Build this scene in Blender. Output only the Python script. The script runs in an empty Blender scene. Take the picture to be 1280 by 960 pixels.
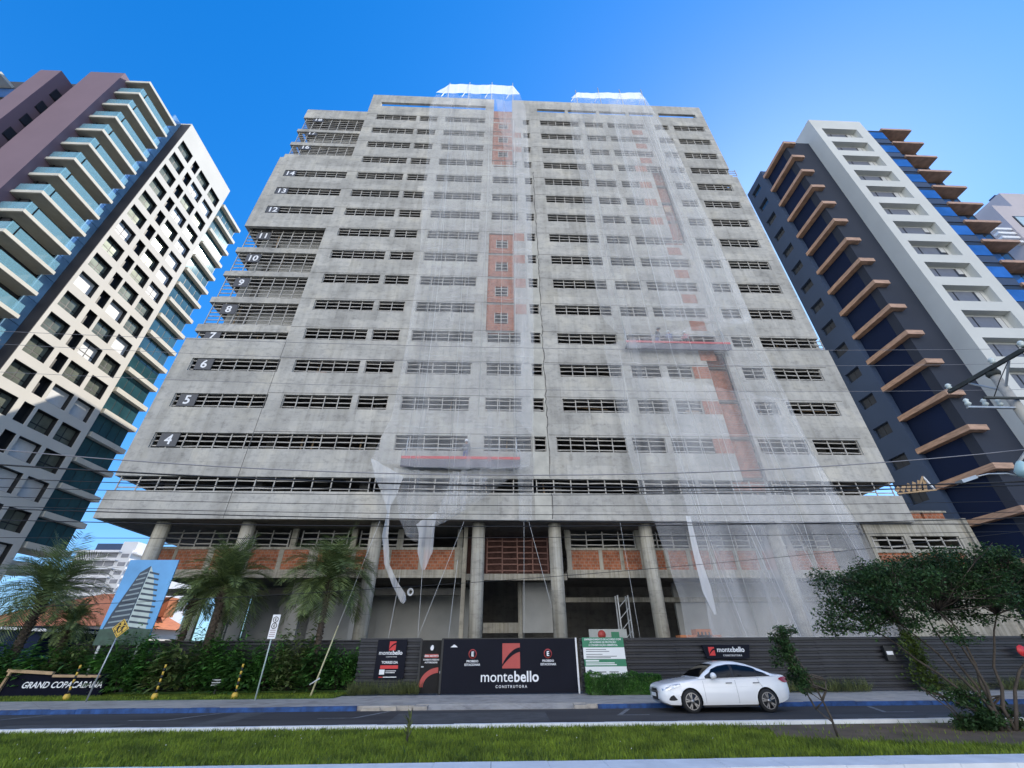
import bpy, bmesh, math, random
from mathutils import Vector, Matrix
D = bpy.data; S = bpy.context.scene; COL = S.collection
rnd = random.Random(11)
R_ = math.radians
# ------------------------------------------------------------------ camera, sky, sun, exposure
F, PITCH, ROLL, YAW, EYE = 527.95, 0.56583, -0.0060846, 0.0416542, 1.8
_f0 = Vector((math.sin(YAW), math.cos(YAW), 0)); _r0 = Vector((math.cos(YAW), -math.sin(YAW), 0)); _u0 = Vector((0, 0, 1))
FWD = _f0*math.cos(PITCH) + _u0*math.sin(PITCH); _u2 = _u0*math.cos(PITCH) - _f0*math.sin(PITCH)
RGT = _r0*math.cos(ROLL) + _u2*math.sin(ROLL); UPV = -_r0*math.sin(ROLL) + _u2*math.cos(ROLL)
cam = D.objects.new('camera', D.cameras.new('camera')); COL.objects.link(cam); S.camera = cam
cam.matrix_world = Matrix(((RGT.x, UPV.x, -FWD.x, 0), (RGT.y, UPV.y, -FWD.y, 0), (RGT.z, UPV.z, -FWD.z, EYE), (0, 0, 0, 1)))
cam.data.sensor_width = 36; cam.data.lens = F/1280*36; cam.data.clip_start = .1; cam.data.clip_end = 3000
SKY_SAT, SKY_TINT, SKY_ROLL, FILL_CLOUD = 1.44, (.95, 1.15, 1.55), (2.7, 5.7, 10.0), (14.8, 14.2, 13.2, 1)
SUN_AZ, SUN_EL = 44.0, 38.7            # azimuth measured from +X towards +Y
W = D.worlds.new('World'); S.world = W; W.use_nodes = True
nt = W.node_tree; nt.nodes.clear()
o_ = nt.nodes.new('ShaderNodeOutputWorld'); b_ = nt.nodes.new('ShaderNodeBackground'); s_ = nt.nodes.new('ShaderNodeTexSky')
s_.sky_type = 'NISHITA'; s_.sun_disc = False; s_.sun_elevation = R_(SUN_EL); s_.sun_rotation = R_(90-SUN_AZ)
s_.air_density = 1.0; s_.dust_density = .25; s_.ozone_density = 1.6
# blue sky, its glare rolled off the way the camera did; unseen white cloud added behind the camera to fill-light the facade
def wn(t, **k):
    n = nt.nodes.new(t)
    for a, v in k.items(): setattr(n, a, v)
    return n
L_ = nt.links.new
h_ = wn('ShaderNodeHueSaturation'); h_.inputs['Saturation'].default_value = SKY_SAT; L_(s_.outputs[0], h_.inputs['Color'])
sc_ = wn('ShaderNodeVectorMath', operation='MULTIPLY'); sc_.inputs[1].default_value = SKY_TINT; L_(h_.outputs[0], sc_.inputs[0])
mx_ = wn('ShaderNodeVectorMath', operation='MAXIMUM'); mx_.inputs[1].default_value = (.0, .0, .0); L_(sc_.outputs[0], mx_.inputs[0])
ad_ = wn('ShaderNodeVectorMath', operation='ADD'); L_(mx_.outputs[0], ad_.inputs[0]); ad_.inputs[1].default_value = SKY_ROLL
dv_ = wn('ShaderNodeVectorMath', operation='DIVIDE'); L_(mx_.outputs[0], dv_.inputs[0]); L_(ad_.outputs[0], dv_.inputs[1])
ml_ = wn('ShaderNodeVectorMath', operation='MULTIPLY'); L_(dv_.outputs[0], ml_.inputs[0]); ml_.inputs[1].default_value = SKY_ROLL
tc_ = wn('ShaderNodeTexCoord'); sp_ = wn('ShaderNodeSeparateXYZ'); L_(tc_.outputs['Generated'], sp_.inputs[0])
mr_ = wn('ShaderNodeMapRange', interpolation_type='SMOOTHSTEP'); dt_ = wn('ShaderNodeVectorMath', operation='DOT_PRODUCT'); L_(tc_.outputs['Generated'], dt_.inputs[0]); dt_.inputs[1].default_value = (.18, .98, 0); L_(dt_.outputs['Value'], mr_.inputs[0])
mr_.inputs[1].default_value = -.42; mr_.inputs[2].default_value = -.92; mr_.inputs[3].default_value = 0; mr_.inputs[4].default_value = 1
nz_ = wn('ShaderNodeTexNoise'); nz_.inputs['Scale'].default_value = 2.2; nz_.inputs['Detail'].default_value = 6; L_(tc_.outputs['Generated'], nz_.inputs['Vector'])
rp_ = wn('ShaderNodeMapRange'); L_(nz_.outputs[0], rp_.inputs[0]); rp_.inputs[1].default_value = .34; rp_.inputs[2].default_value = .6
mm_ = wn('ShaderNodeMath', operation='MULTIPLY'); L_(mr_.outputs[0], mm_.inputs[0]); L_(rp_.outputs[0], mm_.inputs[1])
mc_ = wn('ShaderNodeMix', data_type='RGBA'); L_(mm_.outputs[0], mc_.inputs[0]); L_(ml_.outputs[0], mc_.inputs[6]); mc_.inputs[7].default_value = FILL_CLOUD
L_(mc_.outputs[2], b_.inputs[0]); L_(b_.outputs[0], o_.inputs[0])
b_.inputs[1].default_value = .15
sun = D.objects.new('sun', D.lights.new('sun', 'SUN')); COL.objects.link(sun)
sun.data.energy = 2.6; sun.data.angle = R_(.5); sun.data.color = (1, .93, .82)
sd = Vector((math.cos(R_(SUN_EL))*math.cos(R_(SUN_AZ)), math.cos(R_(SUN_EL))*math.sin(R_(SUN_AZ)), math.sin(R_(SUN_EL))))
sun.rotation_euler = sd.to_track_quat('Z', 'Y').to_euler()
vs = S.view_settings; vs.view_transform = 'Standard'; vs.look = 'None'; vs.gamma = 1; vs.exposure = 1.0; vs.use_curve_mapping = False
S.cycles.max_bounces = 8; S.cycles.transparent_max_bounces = 24; S.cycles.diffuse_bounces = 4
try: S.cycles.use_denoising = True
except Exception: pass

# ------------------------------------------------------------------ helpers
def at(x, y, Y):                         # a measured point of the photograph as a place at depth Y
    d = RGT*((x-640)/F) - UPV*((y-480)/F) + FWD
    t = Y/d.y
    return Vector((d.x*t, Y, EYE + d.z*t))
WO = {}                                   # world origin of each object by name
class MB:
    def __init__(s): s.v = []; s.f = []; s.m = []; s.sm = []
    def add(s, vs, fs, m=0, smooth=False):
        n = len(s.v); s.v += [tuple(v) for v in vs]
        for f in fs: s.f.append(tuple(i+n for i in f)); s.m.append(m); s.sm.append(smooth)
    def box(s, x0, x1, y0, y1, z0, z1, m=0):
        s.add([(x0,y0,z0),(x1,y0,z0),(x1,y1,z0),(x0,y1,z0),(x0,y0,z1),(x1,y0,z1),(x1,y1,z1),(x0,y1,z1)],
              [(0,3,2,1),(4,5,6,7),(0,1,5,4),(1,2,6,5),(2,3,7,6),(3,0,4,7)], m); return s
    def prism(s, poly, y0, y1, m=0):      # polygon in XZ pushed through Y
        n = len(poly)
        s.add([(x,y0,z) for x,z in poly]+[(x,y1,z) for x,z in poly], [tuple(range(n)), tuple(range(2*n-1,n-1,-1))]+[(i,(i+n),(i+1)%n+n,(i+1)%n) for i in range(n)], m); return s
    def prismx(s, poly, x0, x1, m=0):     # polygon in YZ pushed through X
        n = len(poly)
        s.add([(x0,y,z) for y,z in poly]+[(x1,y,z) for y,z in poly], [tuple(range(n)), tuple(range(2*n-1,n-1,-1))]+[(i,(i+n),(i+1)%n+n,(i+1)%n) for i in range(n)], m); return s
    def tube(s, pts, r, n=6, m=0):
        pts = [Vector(p) for p in pts]; rs = r if isinstance(r, (list, tuple)) else [r]*len(pts)
        vs = []; prev = None
        for i, p in enumerate(pts):
            t = (pts[min(i+1, len(pts)-1)] - pts[max(i-1, 0)]).normalized()
            if prev is None: a = t.orthogonal().normalized()
            else: a = (prev - t*prev.dot(t)); a = a.normalized() if a.length > 1e-6 else t.orthogonal().normalized()
            prev = a; b = t.cross(a)
            for k in range(n):
                an = 2*math.pi*k/n; vs.append(p + (a*math.cos(an)+b*math.sin(an))*rs[i])
        fs = [(i*n+k, i*n+(k+1)%n, (i+1)*n+(k+1)%n, (i+1)*n+k) for i in range(len(pts)-1) for k in range(n)]
        fs += [tuple(range(n-1,-1,-1)), tuple(range((len(pts)-1)*n, len(pts)*n))]
        s.add(vs, fs, m, True); return s
    def bar(s, a, b, w, d=None, m=0):     # square bar between two points
        a = Vector(a); b = Vector(b); d = d or w; t = (b-a).normalized()
        u = t.cross(Vector((0,1,0)));  u = u.normalized() if u.length > 1e-3 else Vector((1,0,0)); v = t.cross(u).normalized()
        u *= w/2; v *= d/2
        s.add([a-u-v,a+u-v,a+u+v,a-u+v,b-u-v,b+u-v,b+u+v,b-u+v], [(0,3,2,1),(4,5,6,7),(0,1,5,4),(1,2,6,5),(2,3,7,6),(3,0,4,7)], m); return s
    def grid(s, rows, m=0, smooth=True):  # rows of equal length
        n = len(rows[0]); s.add([p for r in rows for p in r], [(i*n+k, i*n+k+1, (i+1)*n+k+1, (i+1)*n+k) for i in range(len(rows)-1) for k in range(n-1)], m, smooth); return s
    def lathe(s, prof, c, n=16, m=0, axis='z'):
        vs = []
        for r, h in prof:
            for k in range(n):
                a = 2*math.pi*k/n
                if axis == 'z': vs.append((c[0]+r*math.cos(a), c[1]+r*math.sin(a), c[2]+h))
                else: vs.append((c[0]+r*math.cos(a), c[1]+h, c[2]+r*math.sin(a)))
        fs = [(i*n+k, i*n+(k+1)%n, (i+1)*n+(k+1)%n, (i+1)*n+k) for i in range(len(prof)-1) for k in range(n)]
        fs += [tuple(range(n-1,-1,-1)), tuple(range((len(prof)-1)*n, len(prof)*n))]
        s.add(vs, fs, m, True); return s
    def leaf(s, p, d, up, L, w, m=0):     # a pointed leaf starting at p
        d = d.normalized(); side = d.cross(up); side = side.normalized() if side.length > 1e-4 else d.orthogonal().normalized()
        nrm = side.cross(d)
        s.add([p, p+d*L*.5+side*w*.5+nrm*w*.12, p+d*L-nrm*w*.15, p+d*L*.5-side*w*.5+nrm*w*.12], [(0,1,2,3)], m)
    def build(s, name, mats, parent=None, loc=None):
        me = D.meshes.new(name); 
        o = D.objects.new(name, me); COL.objects.link(o)
        if parent is not None: o.parent = parent; org = WO[parent.name]
        else: org = Vector(loc) if loc is not None else Vector((0,0,0)); o.location = org
        WO[o.name] = org
        me.from_pydata([(x-org.x, y-org.y, z-org.z) for x,y,z in s.v], [], s.f)
        for m in (mats if isinstance(mats, (list, tuple)) else [mats]): me.materials.append(m)
        me.polygons.foreach_set('material_index', s.m); me.polygons.foreach_set('use_smooth', s.sm); me.update()
        return o
def tag(o, label=None, cat=None, group=None, kind=None):
    if label: o['label'] = label
    if cat: o['category'] = cat
    if group: o['group'] = group
    if kind: o['kind'] = kind
    return o
def thing(name, label, cat, loc, group=None):
    o = D.objects.new(name, None); COL.objects.link(o); o.location = loc; o.empty_display_size = .3
    WO[o.name] = Vector(loc); return tag(o, label, cat, group)
def box_part(name, m, parent, *a): return MB().box(*a).build(name, m, parent)
def dup(root, loc, label=None):
    r = root.copy(); COL.objects.link(r); r.location = loc; WO[r.name] = Vector(loc)
    if label: r['label'] = label
    for c in list(root.children):
        k = c.copy(); COL.objects.link(k); k.parent = r
        for g in list(c.children):
            q = g.copy(); COL.objects.link(q); q.parent = k
    return r
def text(name, s, size, m, parent, loc, bold=0.0, ext=.004, spacing=1.0, align='CENTER', rotz=0, shear=0, tilt=0):
    cu = D.curves.new(name, 'FONT'); cu.body = s; cu.size = size; cu.extrude = ext; cu.offset = bold*size; cu.align_x = align; cu.space_character = spacing; cu.resolution_u = 3; cu.shear = shear
    t = D.objects.new('tmp', cu); COL.objects.link(t)
    dg = bpy.context.evaluated_depsgraph_get(); me = D.meshes.new_from_object(t.evaluated_get(dg)); D.objects.remove(t); D.curves.remove(cu)
    me.materials.clear(); me.materials.append(m); me.name = name
    me.transform(Matrix.Translation(Vector(loc)-WO[parent.name]) @ Matrix.Rotation(rotz,4,'Z') @ Matrix.Rotation(tilt,4,'Y') @ Matrix.Rotation(math.pi/2,4,'X'))
    o = D.objects.new(name, me); COL.objects.link(o); o.parent = parent; WO[o.name] = WO[parent.name]; return o
# ------------------------------------------------------------------ materials
def nodes(name):
    m = D.materials.new(name); m.use_nodes = True; t = m.node_tree; return m, t, t.nodes['Principled BSDF'], t.nodes['Material Output']
def N(t, typ, **kw):
    n = t.nodes.new(typ)
    for k, v in kw.items():
        if k in n.inputs.keys() if hasattr(n.inputs, 'keys') else False: n.inputs[k].default_value = v
        else: setattr(n, k, v)
    return n
def rgb(c, k=1): return (min(1,c[0]*k), min(1,c[1]*k), min(1,c[2]*k), 1)
def noise(t, scale, detail=4, stretch=(1,1,1), rough=.55):
    tc = t.nodes.new('ShaderNodeTexCoord'); mp = t.nodes.new('ShaderNodeMapping'); mp.inputs['Scale'].default_value = stretch
    n = t.nodes.new('ShaderNodeTexNoise'); n.inputs['Scale'].default_value = scale; n.inputs['Detail'].default_value = detail; n.inputs['Roughness'].default_value = rough
    t.links.new(tc.outputs['Object'], mp.inputs[0]); t.links.new(mp.outputs[0], n.inputs['Vector']); return n.outputs['Fac']
def ramp(t, fac, stops):
    r = t.nodes.new('ShaderNodeValToRGB'); e = r.color_ramp.elements
    while len(e) < len(stops): e.new(.5)
    for i, (p, c) in enumerate(stops): e[i].position = p; e[i].color = c if len(c) == 4 else (*c, 1)
    t.links.new(fac, r.inputs[0]); return r.outputs[0]
def mul(t, a, b, f=1.0, mode='MULTIPLY'):
    m = t.nodes.new('ShaderNodeMix'); m.data_type = 'RGBA'; m.blend_type = mode; m.inputs[0].default_value = f
    t.links.new(a, m.inputs[6]); t.links.new(b, m.inputs[7]); return m.outputs[2]
def M(name, c, rough=.6, var=.12, scale=2., metal=0, spec=.5, bump=0, stretch=(1,1,1), coat=0, detail=4):
    m, t, p, o = nodes(name)
    p.inputs['Roughness'].default_value = rough; p.inputs['Metallic'].default_value = metal; p.inputs['Specular IOR Level'].default_value = spec
    if coat: p.inputs['Coat Weight'].default_value = coat; p.inputs['Coat Roughness'].default_value = .05
    if var:
        f = noise(t, scale, detail, stretch)
        t.links.new(ramp(t, f, [(.3, rgb(c, 1-var)), (.7, rgb(c, 1+var))]), p.inputs['Base Color'])
        if bump:
            b = t.nodes.new('ShaderNodeBump'); b.inputs['Strength'].default_value = bump; b.inputs['Distance'].default_value = .02
            t.links.new(noise(t, scale*8, 5, stretch), b.inputs['Height']); t.links.new(b.outputs[0], p.inputs['Normal'])
    else: p.inputs['Base Color'].default_value = rgb(c)
    return m
def xz(t, kx=1, kz=1):                     # facade coordinates: X+Y along, Z up
    tc = t.nodes.new('ShaderNodeTexCoord'); s = t.nodes.new('ShaderNodeSeparateXYZ'); c = t.nodes.new('ShaderNodeCombineXYZ'); a = t.nodes.new('ShaderNodeMath')
    t.links.new(tc.outputs['Object'], s.inputs[0]); t.links.new(s.outputs[0], a.inputs[0]); t.links.new(s.outputs[1], a.inputs[1])
    t.links.new(a.outputs[0], c.inputs[0]); t.links.new(s.outputs[2], c.inputs[1]); return c.outputs[0]
def concrete(name, c, pw=3.4, ph=1.564, tint=.2, line=.72, boards=False):
    m, t, p, o = nodes(name); p.inputs['Roughness'].default_value = .85; p.inputs['Specular IOR Level'].default_value = .25
    base = ramp(t, noise(t, .45, 6), [(.32, rgb(c,.8)), (.5, rgb(c,1)), (.68, rgb((c[0]*1.02,c[1],c[2]*.95),1.12))])
    blot = ramp(t, noise(t, 1.7, 7, (1,1,1.6), .68), [(.34, (.66,.66,.67)), (.5, (1,1,1)), (.66, (1.0,.99,.96))])
    streak = ramp(t, noise(t, 1.3, 5, (1.6,1.6,.12)), [(.32, (.66,.65,.62)), (.56, (1,1,1))])
    br = t.nodes.new('ShaderNodeTexBrick'); t.links.new(xz(t), br.inputs['Vector']); br.offset = .37
    br.inputs['Color1'].default_value = (1-tint,1-tint,1-tint,1); br.inputs['Color2'].default_value = (1,1,1,1); br.inputs['Mortar'].default_value = (line,line,line,1)
    br.inputs['Scale'].default_value = 1; br.inputs['Brick Width'].default_value = pw; br.inputs['Row Height'].default_value = ph; br.inputs['Mortar Size'].default_value = .012; br.inputs['Mortar Smooth'].default_value = .4
    col = mul(t, mul(t, mul(t, base, blot, .8), streak, .5), br.outputs[0], 1)
    if boards:
        bd = ramp(t, noise(t, 3.2, 2, (2.5,2.5,.05)), [(.35, (.74,.73,.7)), (.6, (1,1,1))]); col = mul(t, col, bd, 1)
    t.links.new(col, p.inputs['Base Color'])
    b = t.nodes.new('ShaderNodeBump'); b.inputs['Strength'].default_value = .35; b.inputs['Distance'].default_value = .03
    t.links.new(noise(t, 6, 6), b.inputs['Height']); t.links.new(b.outputs[0], p.inputs['Normal']); return m
def brickm(name, c1, c2, mortar, w=.3, h=.2, ms=.018):
    m, t, p, o = nodes(name); p.inputs['Roughness'].default_value = .9; p.inputs['Specular IOR Level'].default_value = .2
    br = t.nodes.new('ShaderNodeTexBrick'); t.links.new(xz(t), br.inputs['Vector'])
    br.inputs['Color1'].default_value = rgb(c1); br.inputs['Color2'].default_value = rgb(c2); br.inputs['Mortar'].default_value = rgb(mortar)
    br.inputs['Scale'].default_value = 1; br.inputs['Brick Width'].default_value = w; br.inputs['Row Height'].default_value = h; br.inputs['Mortar Size'].default_value = ms
    t.links.new(mul(t, br.outputs[0], ramp(t, noise(t, 3, 5), [(.3, (.62,.6,.58)), (.62, (1,1,1))]), .9), p.inputs['Base Color']); return m
def glassy(name, c, rough=.06, metal=.0, spec=.8, var=.25, scale=.5):
    return M(name, c, rough, var, scale, metal, spec)
def sheer(name, c, alpha, rough=.1, gloss=.25):   # clear tinted pane
    m, t, p, o = nodes(name); p.inputs['Base Color'].default_value = rgb(c); p.inputs['Roughness'].default_value = rough; p.inputs['Specular IOR Level'].default_value = .7
    p.inputs['Alpha'].default_value = alpha; return m
CONC = concrete('concrete', (.5,.48,.435))
CONC_C = concrete('column_concrete', (.43,.405,.345), 30, 1.22, .1, .7, True)
CONC_M = concrete('warm_concrete', (.44,.41,.345), 2.2, 3, .12, .75, True)
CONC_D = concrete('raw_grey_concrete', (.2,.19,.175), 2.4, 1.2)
STUCCO = M('cream_stucco', (.47,.45,.39), .9, .16, 1.2, bump=.3)
PLASTER = M('grey_plaster', (.42,.41,.38), .9, .1, .7)
CRACK = M('crack_shadow_gap', (.09,.085,.08), .9, .2)
BRICK = brickm('orange_hollow_brick', (.42,.15,.075), (.31,.1,.05), (.33,.25,.19), .29, .19, .016)
BRICK_P = brickm('pale_red_brick', (.46,.16,.09), (.36,.12,.065), (.36,.25,.19), .29, .19, .02)
WOODG = M('weathered_guard_timber', (.4,.375,.335), .8, .25, 1.5)
WOODD = M('dark_red_timber', (.2,.1,.075), .8, .25, 1.5)
PLATE = M('charcoal_plate', (.05,.052,.06), .5, .1)
WHITE = M('white_paint', (.8,.8,.8), .5, .04)
SHORE = M('shoring_timber', (.4,.27,.15), .8, .2)
BLACKM = M('black_sheet_metal', (.036,.036,.041), .38, .2, 1, .0, .35)
BLACKP = M('black_sign_panel', (.007,.008,.015), .55, .15, .6, 0, .12)
REDP = M('red_sign_paint', (.42,.06,.05), .5, .08)
REDV = M('vivid_red_paint', (.6,.03,.03), .45, .08)
GREENP = M('green_sign_paint', (.03,.2,.1), .5, .08)
YEL = M('yellow_paint', (.62,.4,.05), .5, .12, 8)
BLK = M('black_paint', (.015,.015,.015), .5, .1)
STEEL = M('galvanised_steel', (.42,.44,.45), .45, .12, 5, .6)
LEAF_M = []
def leafm(name, c, var=.35, sc=1.2, rough=.45):
    m, t, p, o = nodes(name); p.inputs['Roughness'].default_value = rough; p.inputs['Specular IOR Level'].default_value = .35
    g = t.nodes.new('ShaderNodeNewGeometry')
    a = ramp(t, noise(t, sc, 3), [(.3, rgb(c,1-var)), (.7, rgb((c[0]*1.25,c[1]*1.1,c[2]*.8),1+var))])
    b = ramp(t, g.outputs['Random Per Island'], [(0, (.55,.55,.6)), (1, (1.25,1.2,1.0))])
    cc = mul(t, a, b, 1); t.links.new(cc, p.inputs['Base Color'])
    tr = t.nodes.new('ShaderNodeBsdfTranslucent'); t.links.new(cc, tr.inputs[0]); mx = t.nodes.new('ShaderNodeMixShader'); mx.inputs[0].default_value = .3
    t.links.new(p.outputs[0], mx.inputs[1]); t.links.new(tr.outputs[0], mx.inputs[2]); t.links.new(mx.outputs[0], o.inputs[0]); return m
L_DARK = leafm('dark_foliage', (.065,.17,.055)); L_SHRUB = leafm('glossy_shrub_leaf', (.08,.23,.065), .4, 1.5, .35)
L_PALM = leafm('palm_leaf', (.14,.21,.1), .4, 1.5); L_TREE = leafm('small_tree_leaf', (.045,.105,.05), .4)
L_GRASS = leafm('lawn_blade', (.15,.235,.035), .5, 1.1, .7); L_TUFT = leafm('dry_tuft_blade', (.13,.17,.085), .4, 2, .6); L_PURP = leafm('purple_leaf', (.035,.02,.03)); L_LIME = leafm('lime_leaf', (.16,.24,.03))
BARK = M('bark', (.075,.06,.047), .9, .35, 5, bump=.6); PALMBARK = M('palm_bark', (.1,.075,.055), .95, .55, 9, bump=.8, stretch=(1,1,2.5))
exec_order = None
# ------------------------------------------------------------------ ground, road, median
def struct(name, mb, m, loc=(0,0,0)): return tag(mb.build(name, m, None, loc), kind='structure')
ASPH = M('asphalt', (.058,.054,.053), .85, .38, .8, 0, .3, bump=.4, stretch=(.2,1,1), detail=10); PAVE = concrete('pavement_concrete', (.46,.42,.37), 2.2, 40, .08, .6)
EARTH = M('bare_earth', (.115,.085,.06), .95, .3, 1.3, bump=.6, detail=8); LAWNB = M('lawn_soil', (.05,.1,.02), .95, .3, 1.5)
KERBB = M('blue_kerb_paint', (.018,.065,.2), .7, .55, 3.2, detail=9); KERBW = M('white_kerb_paint', (.74,.75,.76), .7, .1, 2.5, detail=7); ROADW = M('worn_road_paint', (.2,.2,.2), .8, .5, 5)
GROUND = M('city_ground', (.16,.155,.14), .95, .2, .3)
struct('ground', MB().box(-700,700,-400,900,-.3,-.012), GROUND)
struct('road', MB().box(-160,160,14.28,19.74,-.2,0), ASPH)
struct('near_road', MB().box(-160,160,-6,9.2,-.2,.0), ASPH)
KY = 19.75
PB = .14
m = MB()
for a, b in ((-120,-2.9),(3.6,120)): m.box(a,b,KY+.15,23.1,-.1,PB)
m.box(-2.9+.002,3.6-.002,KY+.5,23.1,-.1,PB-.001); struct('pavement', m, PAVE)
m = MB(); m.prismx([(KY,.012),(KY+.5,PB-.004),(KY+.5,-.1),(KY,-.1)], -2.4,3.1); m.box(-2.9,-2.4,KY+.004,KY+.5,-.1,PB-.02); m.box(3.1,3.6,KY+.004,KY+.5,-.1,PB-.02); struct('driveway_ramp', m, PAVE)
m = MB()
x = -120.
while x < 120:
    w = 1.0
    if not (-4.9 < x+.5 < 3.6): m.box(x+.004,x+w-.004,KY+rnd.uniform(-.01,.012),KY+.149,-.1,PB+rnd.uniform(-.012,.008))
    x += w
struct('blue_kerb', m, KERBB)
m = MB()                                   # the broken pale kerb stones by the driveway
for x0, x1, z1 in ((-4.9,-4.1,.1),(-4.07,-3.5,.12),(-3.46,-2.93,.09)): m.prism([(x0,-.1),(x1,-.1),(x1-.05,z1),(x0+.12,z1-.03)], KY+.01, KY+.149)
struct('broken_kerb', m, M('bare_kerb_stone', (.42,.37,.3), .9, .25, 3))
m = MB()                                   # bay markings
for xa in (-16.5,-10.6,-4.6,4.2,13.4,20):
    m.add([(xa,17.75,.004),(xa+.16,17.75,.004),(xa+.95,KY-.2,.004),(xa+.79,KY-.2,.004)], [(0,1,2,3)])
    m.add([(xa-1.1 if xa<0 else xa,17.7,.006),(xa+.12 if xa<0 else xa+1.1,17.7,.006),(xa+.12 if xa<0 else xa+1.1,17.82,.006),(xa-1.1 if xa<0 else xa,17.82,.006)], [(0,1,2,3)])
struct('bay_markings', m, ROADW)
m = MB()
for x0, x1, y0, y1 in ((-14.5,-11.2,15.2,17.0),(-3.2,1.8,16.3,18.9),(2.6,5.1,14.9,16.1),(11.0,16.5,15.6,17.3),(-9.0,-8.2,14.4,19.5)): m.add([(x0,y0,.004),(x1,y0+.1,.004),(x1+.1,y1,.004),(x0-.05,y1-.08,.004)],[(0,1,2,3)])
struct('road_patches', m, M('older_asphalt', (.075,.073,.072), .9, .3, 2, bump=.4, detail=9))
m = MB()
for k in range(9):
    x = -17+k*4.1+rnd.uniform(-1,1); y = rnd.uniform(15,16.5)
    for j in range(7):
        x2, y2 = x+rnd.uniform(.1,.7), y+rnd.uniform(-.1,.45); dd = rnd.uniform(.012,.03); m.add([(x,y,.008),(x2,y2,.008),(x2,y2+dd,.008),(x,y+dd,.008)],[(0,1,2,3)]); x, y = x2, y2
struct('road_cracks', m, M('tar_crack', (.018,.018,.018), .8, .2))
m = MB(); m.box(-160,160,9.95,14.12,-.1,.13); struct('median', m, LAWNB)
m = MB()                                   # dirt patch with a ragged outline
pl = [(5.8,13.9),(6.9,13.2),(6.5,12.2),(8.0,11.5),(10,11.0),(12,10.6),(16,10.4),(22,10.3),(30,10.2),(30,14.05),(20,14.05),(12,14.05),(8,14.05)]
m.add([(a,b,.136) for a,b in pl], [tuple(range(len(pl)))]); struct('bare_earth_patch', m, EARTH)
m = MB(); x = -120.
while x < 120: m.box(x+.004,x+.996,14.124,14.278,-.1,.215+rnd.uniform(-.006,.006)); m.box(x+.004,x+.996,9.25,9.946,-.1,.16+rnd.uniform(-.003,.003)); x += 1
struct('white_kerb', m, KERBW)
m = MB(); m.box(-60,-6.9,23.1,25.3,-.1,.16); m.box(-60,-6.9,25.3,27,-.1,.3); struct('verge', m, LAWNB)
m = MB(); m.box(-6.9,120,23.1,24.35,-.1,.139); struct('forecourt', m, PAVE)
def in_poly(x, y):
    c = False; n = len(pl)
    for i in range(n):
        a, b = pl[i], pl[i-1]
        if (a[1] > y) != (b[1] > y) and x < (b[0]-a[0])*(y-a[1])/(b[1]-a[1])+a[0]: c = not c
    return c
def blades(mb, n, xr, yr, z, h, w, skip=None):
    for _ in range(n):
        x = rnd.uniform(*xr); y = rnd.uniform(*yr)
        if skip and skip(x, y) and rnd.random() > .025: continue
        a = rnd.uniform(0, 6.28); hh = h*rnd.uniform(.5,1.35); dx, dy = math.cos(a)*w, math.sin(a)*w; lx, ly = rnd.gauss(0,.35)*hh, rnd.gauss(0,.35)*hh
        mb.add([(x-dx,y-dy,z),(x+dx,y+dy,z),(x+lx,y+ly,z+hh)], [(0,1,2)])
m = MB(); blades(m, 95000, (-16,16), (9.98,14.04), .13, .085, .012, in_poly); 
for k in range(40):
    x = rnd.uniform(-12,6); y = rnd.uniform(10.1,13.9); a = rnd.uniform(0,3); m.add([(x,y,.2),(x+.02*math.cos(a),y+.02*math.sin(a),.2),(x+.012,y+.006,.22)],[(0,1,2)],1)
tag(m.build('grass', [L_GRASS, WHITE], None, (0,12,.13)), kind='stuff', label='bright green mown grass on the median strip', cat='grass')
m = MB(); blades(m, 26000, (-32,-6.9), (23.12,25.4), .16, .09, .016); tag(m.build('verge_grass', L_GRASS, None, (-20,24,.16)), kind='stuff', label='green lawn strip between pavement and shrubs', cat='grass')

# ------------------------------------------------------------------ main building under construction
T = thing('unfinished_tower', 'raw grey concrete high rise under construction on round columns, partly veiled in white netting', 'building', (1.4,27,0))
FY = 27.0
def top(n): return 14.61 + 3.128*(n-4)
WH = 1.14
def walls(mb, x0, x1, z0, z1, holes, y0=FY, y1=FY+.28, m=0):
    zs = sorted({z0, z1} | {max(z0,min(z1,h[2])) for h in holes} | {max(z0,min(z1,h[3])) for h in holes})
    for a, b in zip(zs, zs[1:]):
        if b-a < 1e-6: continue
        mid = (a+b)/2; iv = sorted((h[0],h[1]) for h in holes if h[2] < mid < h[3]); x = x0
        for p, q in iv:
            if x >= x1: break
            if p > x+1e-6: mb.box(x, min(p,x1), y0, y1, a, b, m)
            x = max(x, q)
        if x < x1-1e-6: mb.box(x, x1, y0, y1, a, b, m)
H = []                                      # (x0,x1,z0,z1,kind)
for n in range(4, 19):
    z1 = top(n); z0 = z1-WH
    if n == 4: xs = [(-23.25,-7.95),(-7.0,-2.0),(-.9,2.5),(2.65,3.5),(4.2,9.2),(9.6,12.0),(12.4,16.6),(18.7,22.3),(22.75,26.1)]
    else:
        xs = []
        if n in (5,6,12,13,14): xs.append((-23.2,-16.6))
        xs += [(-15.5,-10.55),(-10.15,-7.95),(-7.0,-2.0),(2.65,3.5),(4.85,9.8),(10.5,12.9)]
        if n in (5,6,7,12,13,14,15): xs.append((-.88,1.9))
        xs.append((13.4,15.4) if n in (4,5,6,12,13,14) else (13.4,18.1))
        xs.append((19.45,21.2)); xs.append((21.9,27.2) if n in (7,15) else (21.9,25.85))
    H += [(a,b,z0,z1) for a,b in xs]
STAIRW = []
for n in list(range(8,12))+list(range(16,19)):
    z0 = 25.0+3.128*(n-8); STAIRW.append((-.33,.82,z0,z0+1.17))
SHAFT = [(16.75,18.45,11.4,22.4),(17.2,18.5,35.8,49.0)]
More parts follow.
